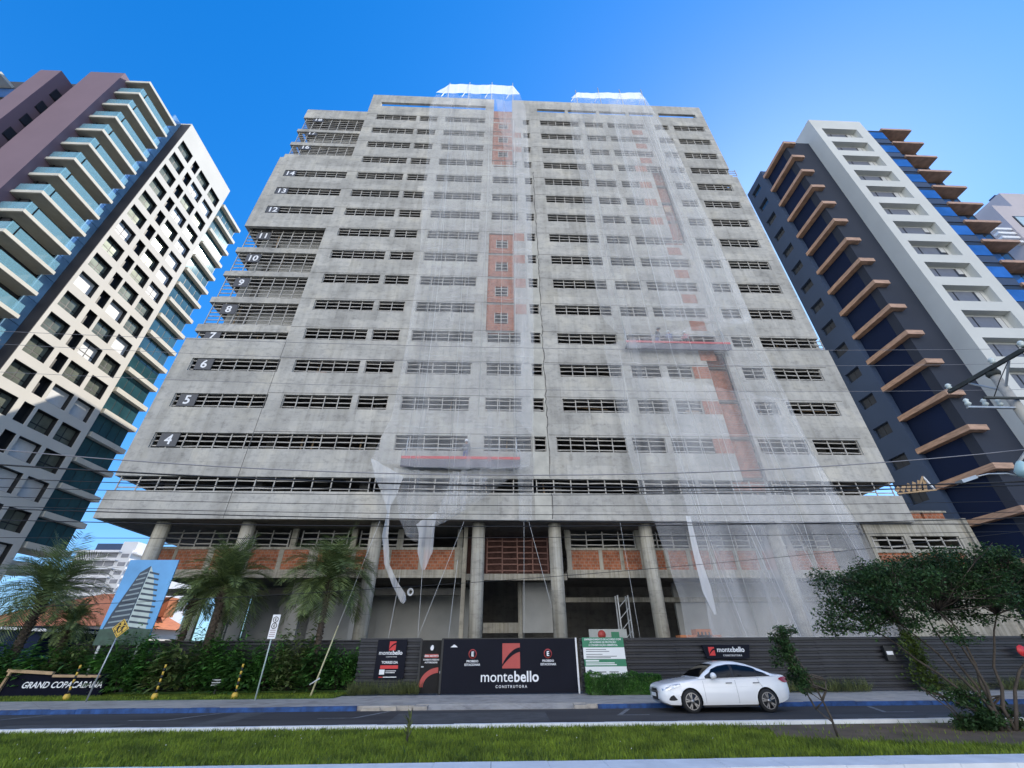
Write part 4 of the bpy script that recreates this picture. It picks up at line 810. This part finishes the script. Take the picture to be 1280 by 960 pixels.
MB().lathe([(.1,0),(.1,.003)],(4.68,y-.004,.98),16,axis='y').build('round_mark',DKT,t); 
for xx in (5.0,5.6): hx(t,'text_line',DKT,xx,xx+.45,y-.004,y-.001,.96,1.0)
t = thing('wall_lamp', 'small square floodlight box on the fence beside the climbing plant', 'lamp', (19.78,24.3,1.35)); hx(t,'housing',BLK,19.55,19.98,24.2,24.39,1.35,1.98); hx(t,'lens',WHITE,19.6,19.92,24.185,24.199,1.6,1.75)
t = thing('red_sign', 'red rounded sign on the fence at the right photo edge', 'sign', (26.6,24.0,1.4)); MB().lathe([(.27,0),(.27,.04)],(26.6,24.1,1.72),8,axis='y').build('disc',REDV,t); MB().box(26.72,26.78,24.145,24.2,.14,1.9).build('post',STEEL,t)
# entrance sign wall of the left block
t = thing('entrance_sign', 'dark low sign wall with wooden rail and white name letters in the planting', 'sign', (-20.4,24.9,.16)); y = 24.75
hx(t,'wall',M('dark_sign_wall',(.005,.006,.014),.8,.2,2,0,.08),-22.5,-18.0,y+.02,y+.2,.16,1.05); MB().bar((-22.6,y-.02,1.2),(-20.5,y-.02,1.08),.12,.14).build('rail',SHORE,t); MB().bar((-20.45,y-.02,.98),(-18.3,y-.02,.95),.1,.14).build('rail',SHORE,t); MB().bar((-22.6,y-.03,.18),(-22.45,y-.03,1.18),.1).build('post',SHORE,t)
text('lettering','GRAND COPACABANA',.34,WHITE,t,(-21.7,y+.012,.52),.012,.01,1.0,'LEFT',0,.22)
# street signs and bollards
t = thing('crossing_sign', 'yellow diamond pedestrian sign on a thin leaning grey pole', 'sign', (-16.9,22.6,.14)); MB().tube([(-16.9,22.6,.1),(-16.75,22.6,2.55)],.03,8).build('pole',STEEL,t)
c = Vector((-16.72,22.56,2.8)); q = MB(); q.prism([(c.x-.37,c.z),(c.x,c.z-.37),(c.x+.37,c.z),(c.x,c.z+.37)],c.y-.015,c.y); q.build('plate',YEL,t)
q = MB()
for a,b in (((-.31,0),(0,-.31)),((0,-.31),(.31,0)),((.31,0),(0,.31)),((0,.31),(-.31,0))): q.bar((c.x+a[0],c.y-.018,c.z+a[1]),(c.x+b[0],c.y-.018,c.z+b[1]),.02,.004)
q.build('border',BLK,t)
for dx in (-.11,.08):
    q = MB(); q.bar((c.x+dx,c.y-.02,c.z-.04),(c.x+dx+.02,c.y-.02,c.z+.1),.07,.006); q.bar((c.x+dx,c.y-.02,c.z-.03),(c.x+dx-.08,c.y-.02,c.z-.17),.035,.006); q.bar((c.x+dx,c.y-.02,c.z-.03),(c.x+dx+.07,c.y-.02,c.z-.17),.035,.006); q.bar((c.x+dx-.09,c.y-.02,c.z+.0),(c.x+dx+.1,c.y-.02,c.z+.08),.03,.006); q.lathe([(.04,0),(.04,.006)],(c.x+dx+.03,c.y-.023,c.z+.16),12,axis='y'); q.build('walker',BLK,t)
t = thing('parking_sign', 'white parking rule sign with two ringed symbols on a pale green pole', 'sign', (-10.0,22.6,.14)); PG = M('pale_green_pole',(.4,.48,.44),.5,.1)
MB().tube([(-10.0,22.6,.1),(-9.96,22.6,3.25)],.032,8).build('pole',PG,t); hx(t,'plate',WHITE,-10.13,-9.79,22.53,22.56,2.36,3.32)
for z in (3.12,2.87):
    q = MB(); q.tube([(-9.96+.11*math.cos(a*.3927),22.522,z+.11*math.sin(a*.3927)) for a in range(17)],.014,6); q.build('ring',BLK,t); text('lettering','E',.15,BLK,t,(-9.96,22.526,z-.055),.03)
for z in (2.68,2.6,2.52,2.44): hx(t,'text_line',M('faded_print',(.4,.3,.32),.6,.1) if 'faded_print' not in D.materials else D.materials['faded_print'],-10.09,-9.84,22.526,22.529,z,z+.035)
for x, lab in ((-18.35,'leftmost of the three striped posts, before the name sign'),(-14.65,'striped black and yellow post between the diamond sign and the parking sign'),(-11.25,'striped black and yellow post just left of the parking sign')):
    t = thing('striped_bollard', lab, 'bollard', (x,23.35,.14), 'striped posts on the lawn edge'); MB().lathe([(.13,0),(.13,.14),(.1,.22),(.06,.24)],(x,23.35,.14),12).build('base',YEL,t)
    for k in range(8): MB().lathe([(.042,0),(.042,.129)],(x,23.35,.38+.13*k),10).build('band',(BLK,YEL)[k%2],t)
t = thing('ground_lamp', 'small slatted dark garden light in front of the shrubs', 'lamp', (-12.9,24.9,.16))
for k in range(3): hx(t,'slat',STEEL,-13.15,-12.75,24.75,24.85,.55+k*.1,.59+k*.1)
hx(t,'post',BLK,-12.98,-12.92,24.86,24.92,.16,.8)
pa = Vector((-8.05,23.5,.12)); pb = at(475,651,26.9); t = thing('stay_rope','pale stay rope with thick yellowish lower guard, rising from the lawn to the podium edge','rope',tuple(pa))
MB().tube([pa,pa.lerp(pb,.33)],[.045,.035],6).build('guard',M('pale_yellow_guard',(.5,.45,.25),.7,.15),t); MB().tube([pa.lerp(pb,.33),pb],.012,5).build('rope',ROPEW,t)
k = MB(); k.tube([(-8.15,23.45,.62),(-7.95,23.45,.74),(-7.75,23.45,.86)],.03,5); k.build('tie',ROPEW,t)
# ------------------------------------------------------------------ white saloon car parked at the kerb
PAINT = M('white_car_paint', (.87,.87,.87), .25, .02, .5, 0, .5, coat=.8); TYRE = M('tyre_rubber', (.014,.014,.015), .8, .2, 6); ALLOY = M('dark_alloy', (.4,.38,.37), .3, .1, 3, .8); CGL = M('tinted_car_glass', (.004,.005,.007), .03, .1, .5, 0, .35); TRIM = M('black_plastic_trim', (.015,.015,.017), .45, .1); LAMPG = M('headlamp_glass', (.5,.53,.56), .08, .3, 12, .6); TAIL = M('tail_lamp_red', (.35,.01,.02), .15, .1); SEAM = M('door_gap', (.22,.225,.23), .6, 0)
CX, CY = 5.93, 18.84; WX = (1.0, 3.7); WR = .335
def carv(x, y, z): return (CX+x, CY+y, z)
def interp(tab, x):
    for (a,va),(b,vb) in zip(tab, tab[1:]):
        if a <= x <= b:
            f = (x-a)/(b-a); f = f*f*(3-2*f)*.35+f*.65; return va+(vb-va)*f
    return tab[0][1] if x < tab[0][0] else tab[-1][1]
BELT = [(0,.69),(.06,.75),(.2,.805),(.7,.885),(1.1,.935),(1.5,.98),(2.3,.985),(3.2,1.01),(3.9,1.04),(4.35,1.06),(4.56,1.055),(4.66,.98)]
BOT = [(0,.38),(.08,.27),(.3,.2),(1,.19),(3.7,.2),(4.2,.24),(4.5,.33),(4.66,.48)]
HW = [(0,.52),(.05,.63),(.15,.73),(.35,.82),(.7,.875),(1.1,.895),(2.4,.9),(3.5,.895),(4.0,.875),(4.4,.82),(4.58,.74),(4.66,.66)]
def ring(x, dense=False):
    w = interp(HW,x); zb = interp(BOT,x); zt = interp(BELT,x); h = zt-zb; cr = .035 if x < 1.5 or x > 4 else .01
    half = [(0,zb),(w*.8,zb),(w*.94,zb+.03),(w*.985,zb+h*.18),(w,zb+h*.42),(w*.99,zb+h*.62),(w*.975,zb+h*.8),(w*.95,zt-.035),(w*.88,zt),(w*.55,zt+cr*.7),(0,zt+cr)]
    if dense:
        d = []
        for (ya,za),(yb,zb) in zip(half, half[1:]): d += [(ya,za),((ya+yb)/2,(za+zb)/2)]
        half = d+[half[-1]]
    return half + [(-y,z) for y,z in half[-2:0:-1]]
XS = [0,.02,.05,.1,.16,.22]+[.3+.08*i for i in range(51)]+[4.36,4.42,4.48,4.53,4.57,4.61,4.64,4.66]
def body_y(x, z):
    h = ring(x)[1:10]
    for (ya,za),(yb,zb) in zip(h, h[1:]):
        if za <= z <= zb and zb > za: return ya+(yb-ya)*(z-za)/(zb-za)
    return h[4][0]
rows = [[carv(x,y,z) for y,z in ring(x,True)] for x in XS]; q = MB(); n = len(rows[0])
q.add([p for r in rows for p in r], [(i*n+k, (i+1)*n+k, (i+1)*n+(k+1)%n, i*n+(k+1)%n) for i in range(len(rows)-1) for k in range(n)] + [tuple(range(n)), tuple(range(len(rows)*n-1,(len(rows)-1)*n-1,-1))], 0, True)
CAR = thing('parked_car', 'white four door saloon car parked at the blue kerb, facing left', 'car', (CX+2.33,CY,0))
body = q.build('body', [PAINT, TRIM], CAR)
cut = MB()
for wx in WX:
    for sy in (-1,1): cut.lathe([(.385,-.2),(.385,.2)], (CX+wx,CY+sy*.8,WR), 32, axis='y')
co = cut.build('cutter', TRIM, CAR)
bm = bmesh.new(); bm.from_mesh(body.data); bmesh.ops.recalc_face_normals(bm, faces=bm.faces); bm.to_mesh(body.data); bm.free()
bm = bmesh.new(); bm.from_mesh(co.data); bmesh.ops.recalc_face_normals(bm, faces=bm.faces); bm.to_mesh(co.data); bm.free()
bo_ = body.modifiers.new('b','BOOLEAN'); bo_.operation = 'DIFFERENCE'; bo_.object = co; bo_.solver = 'EXACT'
dg = bpy.context.evaluated_depsgraph_get(); me = D.meshes.new_from_object(body.evaluated_get(dg)); body.modifiers.clear(); old = body.data; body.data = me; D.meshes.remove(old); D.objects.remove(co)
me.materials.clear(); me.materials.append(PAINT); me.materials.append(TRIM)
for p in me.polygons:
    c = p.center+WO[CAR.name]; inw = any(math.hypot(c.x-CX-wx, c.z-WR) < .388 and abs(abs(c.y-CY)-.8) <= .21 for wx in WX)
    p.material_index = 1 if inw else 0; p.use_smooth = not inw
me.set_sharp_from_angle(angle=R_(32))
ROOF = [(1.38,.975),(1.7,1.18),(2.0,1.345),(2.25,1.43),(2.6,1.478),(2.95,1.47),(3.3,1.41),(3.7,1.27),(4.05,1.12),(4.25,1.06)]
def cab(x):
    zr = interp(ROOF,x); zb = interp(BELT,x)-.012; f = max(0,min(1,(zr-zb)/.46)); wb = interp(HW,x)*.93; wt = wb-(.2*f)
    half = [(wb,zb),(wb-(wb-wt)*.5+.012*f,zb+(zr-zb)*.52),(wt,zr-.075*f),(wt-.07*f,zr-.02*f),(wt*.55,zr+.008*f),(0,zr+.014*f)]
    return half + [(-y,z) for y,z in half[-2::-1]]
cx = [1.38,1.5,1.6,1.7,1.85,2.0,2.12,2.25,2.42,2.6,2.78,2.95,3.12,3.3,3.5,3.7,3.88,4.05,4.25]
MB().grid([[carv(x,y,z) for y,z in cab(x)] for x in cx][::-1]).build('cabin', PAINT, CAR)
def cabpt(x, s, off):                        # s: 0 belt .. 1 roof edge on the near side
    r = cab(x)[-3:][::-1]; r = [r[2], r[1], r[0]]; a, b, c = cab(x)[0], cab(x)[1], cab(x)[2]
    p = ((a[0]+(b[0]-a[0])*s*2, a[1]+(b[1]-a[1])*s*2) if s < .5 else (b[0]+(c[0]-b[0])*(s-.5)*2, b[1]+(c[1]-b[1])*(s-.5)*2)); return p[0]+off, p[1]+off*.3
def side_win(name, x0, x1, lo, hi, off, mat, sgn=-1, nx=14):
    rows = []
    for s in range(6):
        row = []
        for i in range(nx+1):
            x = x0+(x1-x0)*i/nx; l = lo(x); h = max(l+.001, hi(x)); y, z = cabpt(x, l+(h-l)*s/5, off); row.append(carv(x, sgn*y, z))
        rows.append(row)
    MB().grid(rows if sgn < 0 else rows[::-1]).build(name, mat, CAR)
def hi(x):
    zr = interp(ROOF,x); zb = interp(BELT,x); f = max(.02,zr-zb); return max(.1, min(.93, 1-.075/f*.55)) if 1.9 < x < 3.55 else max(.1, 1-.1/f)
for sg in (-1,1):
    side_win('window_trim', 1.62, 4.0, lambda x: .03, lambda x: min(.985,hi(x)+.05), .006, TRIM, sg, 30)
    side_win('front_side_window', 1.86, 2.62, lambda x: .1, lambda x: hi(x)-.02, .012, CGL, sg)
    side_win('rear_side_window', 2.72, 3.5, lambda x: .1, lambda x: hi(x)-.02, .012, CGL, sg)
    side_win('quarter_window', 3.54, 3.82, lambda x: .12, lambda x: hi(x)-.03, .012, CGL, sg, 6)
def top_glass(name, xs, k):
    rows = []
    for x in xs:
        r = cab(x); w = r[3][0]*k; zr = r[5][1]; row = []
        for i in range(11):
            y = -w+2*w*i/10; f = abs(y)/max(.01,r[3][0]); row.append(carv(x-.004 if x < 2.4 else x+.004, y, zr-(zr-r[3][1])*f**2+.012))
        rows.append(row)
    MB().grid(rows[::-1]).build(name, CGL, CAR)
top_glass('windscreen', [1.44,1.55,1.7,1.85,2.0,2.1], .93); top_glass('rear_window', [3.5,3.65,3.8,3.95,4.08], .9)
for wx in WX:
    for sy in (-1,1):
        yo = CY+sy*.79; w = MB().lathe([(.2,-.09*sy),(.315,-.1*sy),(WR,-.07*sy),(WR,.07*sy),(.315,.1*sy),(.24,.098*sy)][::1 if sy > 0 else -1], (CX+wx,yo,WR), 36, axis='y').build('wheel', TYRE, CAR)
        q = MB(); yy = yo+sy*.085; q.lathe([(.245,yy-CY-(yy-CY)),(.245,sy*.014)],(CX+wx,yy,WR),32,axis='y'); 
        rb = MB(); 
        for k in range(24):
            a0, a1 = k*math.pi/12, (k+1)*math.pi/12; P = lambda r,a: (CX+wx+r*math.cos(a), yo+sy*.108, WR+r*math.sin(a)); rb.add([P(.222,a0),P(.245,a0),P(.245,a1),P(.222,a1)],[(0,1,2,3)] if sy < 0 else [(3,2,1,0)])
        for k in range(5):
            for dd in (-.17,.17):
                a = 2*math.pi*k/5+.5; rb.bar((CX+wx+.05*math.cos(a),yo+sy*.104,WR+.05*math.sin(a)),(CX+wx+.232*math.cos(a+dd),yo+sy*.104,WR+.232*math.sin(a+dd)),.036,.02)
        rb.lathe([(.06,0),(.05,sy*.02)],(CX+wx,yo+sy*.1,WR),16,axis='y'); rb.build('rim', ALLOY, w); q.build('brake_disc', TRIM, w)
        arc = [(CX+wx+.392*math.cos(R_(a)), CY+sy*(interp(HW,wx+.392*math.cos(R_(a)))*.985), WR+.392*math.sin(R_(a))) for a in range(-12,193,12)]
        MB().tube(arc,.011,5).build('arch_lip', PAINT, CAR)
for sg in (-1,1):
    fy = lambda x, f=1.0: sg*(interp(HW,x)*f+.006)
    q = MB()
    for xx in ((1.5,.27,.965,0),(2.66,.27,.975,0),(3.5,.74,.99,0)):
        pts = [carv(xx[0]+(.1*(1-i/12)**2 if xx[0] > 3 else 0), sg*(body_y(xx[0], xx[1]+(xx[2]-xx[1])*i/12)+.001), xx[1]+(xx[2]-xx[1])*i/12) for i in range(13)]
        MB().tube(pts,.005,4).build('door_seam', SEAM, CAR)
    MB().tube([carv(x, sg*(body_y(x,.72+.02*(x-1.5))+.001), .72+.02*(x-1.5)) for x in [1.45+.1*i for i in range(22)]],.004,4).build('shoulder_crease', PAINT, CAR)
    MB().box(CX+1.4,CX+3.31,CY+sg*.83-.03,CY+sg*.83+.03,.17,.215).build('sill_trim', TRIM, CAR)
    for xx in (2.42,3.4): MB().tube([carv(xx-.11,sg*.885,.845),carv(xx-.07,sg*.905,.85),carv(xx+.07,sg*.905,.852),carv(xx+.11,sg*.885,.85)],.016,6).build('door_handle', SEAM, CAR)
    q = MB(); q.lathe([(.01,-.1),(.09,-.07),(.105,0),(.085,.07),(.02,.1)],carv(1.86,sg*1.0,1.06),14,axis='y'); mi = q.build('mirror', PAINT, CAR); MB().bar(carv(1.9,sg*.86,.985),carv(1.88,sg*.96,1.02),.07,.05).build('mirror_foot', TRIM, mi)
    q = MB(); rows = []
    for x, z0, z1 in ((.08,.62,.69),(.2,.63,.735),(.35,.665,.785),(.5,.71,.82),(.7,.785,.84)): rows.append([carv(x-.012, sg*(interp(HW,x)*.985+.012), z0), carv(x-.012, sg*(interp(HW,x)*.97+.012), (z0+z1)/2), carv(x-.01, sg*(interp(HW,x)*.93+.012), z1)])
    q.grid(rows if sg > 0 else rows[::-1]); q.build('headlight', LAMPG, CAR)
    q = MB(); rows = []
    for x, z0, z1 in ((.24,.36,.4),(.3,.35,.47),(.4,.35,.51),(.5,.37,.39)): rows.append([carv(x,sg*(interp(HW,x)*.985+.012),z0),carv(x,sg*(interp(HW,x)*.995+.012),z1)])
    q.grid(rows if sg > 0 else rows[::-1]); q.build('fog_lamp_recess', TRIM, CAR)
    q = MB(); rows = []
    for x, z0, z1 in ((4.28,.93,.97),(4.4,.86,1.01),(4.52,.84,1.02),(4.62,.84,1.0),(4.672,.85,.97)): rows.append([carv(x+.006,sg*(interp(HW,x)*.985+.014),z0),carv(x+.006,sg*(interp(HW,x)*.96+.014),z1)])
    q.grid(rows if sg > 0 else rows[::-1]); q.build('tail_light', TAIL, CAR)
rows = []
for z, xo in ((.34,.0),(.42,-.012),(.5,-.014),(.6,-.012),(.68,.0)):
    rows.append([carv(xo+.2*abs(y/.68)**3-.012,y,z) for y in [i*.068 for i in range(-10,11)]])
MB().grid(rows).build('grille', TRIM, CAR); MB().box(CX+.35,CX+4.2,CY-.6,CY+.6,.18,.26).build('underbody', TRIM, CAR)
MB().box(CX-.045,CX-.03,CY-.22,CY+.22,.44,.55).build('number_plate', WHITE, CAR); MB().box(CX-.036,CX-.02,CY-.5,CY+.5,.585,.605).build('grille_bar', ALLOY, CAR)
# ------------------------------------------------------------------ trees and plants on the median
def small_tree(nm, lab, base, stems, clumps, nleaf, L, w, mat, seed, extra=None):
    g = random.Random(seed); t = thing(nm, lab, 'tree', base); b = Vector(base); wood = MB(); lv = MB()
    for c, r in clumps:
        c = Vector(c); s = min(stems, key=lambda s: (Vector(s[-1])-c).length); j = g.randrange(max(1,len(s)-2), len(s)) if nm != 'sapling' else min(range(1,len(s)), key=lambda i: abs(s[i][2]-c.z+.25)); p = Vector(s[j]); mid = p.lerp(c,.5)+Vector((g.gauss(0,.1),g.gauss(0,.1),-.05)); wood.tube([p,mid,c],[.022,.014,.006],5)
        for k in range(3): e = c+Vector((g.gauss(0,r[0]*.5),g.gauss(0,r[1]*.5),abs(g.gauss(0,r[2]*.6)))); wood.tube([mid.lerp(c,.6),e],[.009,.004],4)
        for k in range(int(nleaf*r[0]*r[1])):
            v = Vector((g.gauss(0,1),g.gauss(0,1),g.gauss(0,1))).normalized()*g.random()**.45; p = c+Vector((v.x*r[0],v.y*r[1],v.z*r[2])); lv.leaf(p,Vector((g.gauss(0,1),g.gauss(0,1),g.gauss(0,.6))),Vector((g.gauss(0,.4),g.gauss(0,.4),1)),L*g.uniform(.6,1.3),w*g.uniform(.7,1.3))
    for s in stems: wood.tube(s, [max(.012,(extra or .06)*(1-.8*i/(len(s)-1))) for i in range(len(s))], 7)
    wood.build('trunk', BARK, t); lv.build('crown', mat, t); return t
TY = 12.6; g = random.Random(5); stems = []
for dx, dy, zt in ((-1.6,.2,2.9),(-.7,-.3,3.2),(.3,.3,3.3),(1.4,0,3.1),(2.6,-.3,2.9),(-2.2,.5,2.7),(-.1,.7,3.2)):
    s = []; b = Vector((12.45+dx*.08,TY+dy*.15,.13))
    for i in range(8):
        f = i/7; s.append(b+Vector((dx*(f**1.5)+g.gauss(0,.04),dy*f+g.gauss(0,.04),zt*f*(1-.08*f)+.0)))
    stems.append(s)
cl = []
for i in range(330):
    x = g.uniform(9.4,16.9); top_ = 4.05-.05*(x-12.6)**2*(.8 if x > 12.6 else 1.0); z = top_-abs(g.gauss(0,.75))
    if x < 9.9: z = max(z, 2.3)
    z = max(z, 1.75+g.uniform(0,.6))
    if 12.8 < x < 14.9 and z < 3.1 and g.random() < .5: continue
    cl.append(((x,TY+g.uniform(-1.3,1.3),z),(g.uniform(.2,.55),g.uniform(.2,.5),g.uniform(.1,.34))))
small_tree('umbrella_tree', 'many stemmed tree with a low spreading dark crown on the bare earth at right', (12.45,TY,.13), stems, cl, 1150, .09, .05, L_TREE, 21, .045)
cl = [((12.3+g.gauss(0,.5),12.75+g.gauss(0,.25),.45+g.gauss(0,.16)),(.26,.25,.18)) for i in range(13)]+[((11.0+.35*k,12.7,.95-.14*k),(.2,.15,.09)) for k in range(5)]
small_tree('basal_bush', 'dense leafy bush sprouting around the foot of the spreading tree', (12.4,12.75,.13), [[(12.4,12.75,.13),(12.0,12.7,.5),(11.2,12.7,.85),(10.8,12.7,1.0)],[(12.4,12.75,.13),(12.7,12.8,.5),(12.9,12.8,.8)]], cl, 3500, .1, .055, L_TREE, 22, .03)
sb = Vector((7.9,12.15,.13)); ss = [[tuple(sb),(7.88,12.15,.5),(7.8,12.15,.85),(7.65,12.1,1.25),(7.45,12.1,1.7),(7.3,12.1,2.2)],[tuple(sb),(7.85,12.1,.4),(7.55,12.1,.65)],[(7.8,12.15,.8),(7.95,12.1,1.0),(8.0,12.1,1.2)]]
cl = [((7.3+g.gauss(0,.16)+(1.5-z)*.22,12.1+g.gauss(0,.14),z),(.15,.15,.11)) for z in [1.05+.045*k for k in range(28)]]
small_tree('sapling', 'slender leaning sapling between the white car and the spreading tree', tuple(sb), ss, cl, 4200, .08, .045, L_TREE, 23, .03)
t = thing('striped_plant', 'single small striped leaf plant standing alone in the median grass', 'plant', (-1.86,12.1,.13)); mb = MB()
for k in range(26):
    a = g.uniform(0,6.28); e = g.uniform(.5,1.5); z = .13+g.uniform(0,.42); mb.leaf(Vector((-1.86+.1*(z-.13),12.1,z)),Vector((math.cos(a)*math.cos(e),math.sin(a)*math.cos(e),math.sin(e))),Vector((0,0,1)),g.uniform(.15,.28),.045)
mb.build('leaves', L_TUFT, t); MB().tube([(-1.86,12.1,.13),(-1.84,12.1,.4),(-1.8,12.1,.62)],[.025,.02,.008],5).build('stem', BARK, t)
# ------------------------------------------------------------------ utility pole, street lamp, overhead cables
T8 = thing('utility_pole', 'grey concrete utility pole with dark wooden crossarm and insulators at the right edge', 'pole', (17.15,11.5,.13)); PY = 11.5
MB().tube([(17.15,PY,.0),(17.15,PY,9.75)],[.2,.13],12).build('pole', CONC, T8); DW = M('dark_crossarm_wood', (.05,.055,.05), .8, .3, 4)
MB().bar((17.0,10.1,9.98),(17.0,12.95,9.98),.1,.13).build('crossarm', DW, T8); MB().lathe([(.16,0),(.2,.1),(.16,.25)],(17.15,11.5,9.75),12).build('pole_cap', DW, T8)
INS = M('glazed_insulator', (.6,.66,.62), .2, .1)
for y in (10.25,11.2,12.85): MB().lathe([(.03,0),(.09,.05),(.06,.1),(.1,.14),(.05,.22)],(17.0,y,10.06),12).build('insulator', INS, T8)
MB().bar((17.0,10.8,9.9),(17.12,11.45,9.2),.05).build('brace', STEEL, T8); MB().bar((17.0,12.2,9.9),(17.12,11.55,9.2),.05).build('brace', STEEL, T8)
MB().bar((15.9,11.3,8.75),(17.4,11.3,8.75),.07).build('switch_arm', DW, T8); MB().bar((15.4,11.5,8.5),(17.3,11.5,8.5),.06,.08).build('switch_arm', STEEL, T8)
for x in (15.5,16.1,16.6): MB().lathe([(.04,0),(.09,.06),(.05,.14),(.08,.2),(.03,.26)],(x,11.5,8.56),10).build('insulator', INS, T8)
MB().tube([(16.9,10.7,9.9),(16.6,11.1,9.3),(16.3,11.3,8.8)],.014,5).build('jumper', TRIM, T8)
t = thing('street_lamp', 'thin curved grey lamp arm reaching left from the right photo edge', 'street lamp', (17.0,12.0,.13)); a = [at(1199,603,12.0),at(1215,597,12.0),at(1235,592.5,12.0),at(1258,592,12.0),at(1285,598,12.0)]; ex = [Vector((16.4,12.0,6.0)),Vector((17.0,12.0,5.2)),Vector((17.0,12.0,.13))]
MB().tube(a[1:]+ex,[.02,.025,.03,.035,.045,.06,.08],8).build('arm', STEEL, t); h = a[0].lerp(a[1],.4); MB().bar(a[0],a[1]+Vector((.05,0,0)),.1,.22).build('lamp_head', STEEL, t)
t = thing('glass_lantern', 'pale teal glass lamp bowl hanging at the right photo edge above the curved arm', 'lamp', tuple(at(1281,585,11.8))); p = at(1281,588,11.8)
MB().lathe([(.06,-.25),(.2,-.15),(.24,.02),(.14,.2),(.06,.3)],tuple(p),14).build('bowl', sheer('teal_lamp_glass',(.45,.65,.65),.9), t); MB().bar(p+Vector((0,0,.28)),(p.x+.6,11.5,p.z+.9),.06).build('bracket', STEEL, t)
CABLE = M('black_cable', (.012,.012,.013), .6, .1); CABLEG = M('grey_cable', (.25,.24,.25), .6, .1)
def cable(lab, pts, Y, r, mat=CABLE):
    a, b, c = [at(*p, Y) for p in pts]; out = []
    for i in range(-14, 35):
        x = a.x+(c.x-a.x)*i/20; 
        def lag(fa, fb, fc): return fa*(x-b.x)*(x-c.x)/((a.x-b.x)*(a.x-c.x))+fb*(x-a.x)*(x-c.x)/((b.x-a.x)*(b.x-c.x))+fc*(x-a.x)*(x-b.x)/((c.x-a.x)*(c.x-b.x))
        out.append((x,Y,lag(a.z,b.z,c.z)))
    tag(MB().tube(out, r, 5).build('overhead_cable', mat, None, out[0]), lab, 'cable', 'overhead cables')
for lab, pts, Y, r, mm in (('highest thin cable, crossing the facade just below storey 7',((0,414),(560,433),(1265,436)),10.2,.007,CABLEG),('thin cable crossing the facade below the storey 7 sill, second from the top',((0,430),(560,452.5),(1240,455)),11.2,.007,CABLEG),('thin cable crossing the facade above storey 5, third from the top',((0,465),(560,485),(1205,488)),12.8,.007,CABLEG),
    ('sagging pale cable crossing above the storey 3 opening',((0,562),(700,594),(1280,562)),12.2,.016,CABLEG),('thick black cable sagging across the storey 3 opening',((0,581),(720,609),(1280,602)),12.0,.024,CABLE),('black cable just under the thick one across storey 3',((0,598),(700,614),(1280,607)),12.1,.012,CABLE),
    ('thin cable along the top edge of the podium band',((0,609),(640,619),(1280,606)),11.6,.009,CABLE),('thin cable across the upper part of the podium band',((0,621),(640,632),(1280,626)),11.9,.008,CABLE),('thin cable across the lower part of the podium band',((0,633),(640,643),(1280,640)),11.4,.008,CABLE),
    ('black cable along the bottom edge of the podium band',((0,636),(640,651),(1280,655)),12.3,.014,CABLE),('lowest black cable, crossing the dark soffit of the podium',((0,650),(640,658),(1280,647)),11.7,.012,CABLE),('thin cable below the soffit crossing the mezzanine lattice',((0,672),(640,672),(1280,664)),11.3,.007,CABLE),
    ('thin slanting cable crossing the mezzanine bricks toward the tree',((0,760),(800,712),(1280,664)),11.0,.006,CABLE)): cable(lab, pts, Y, r, mm)
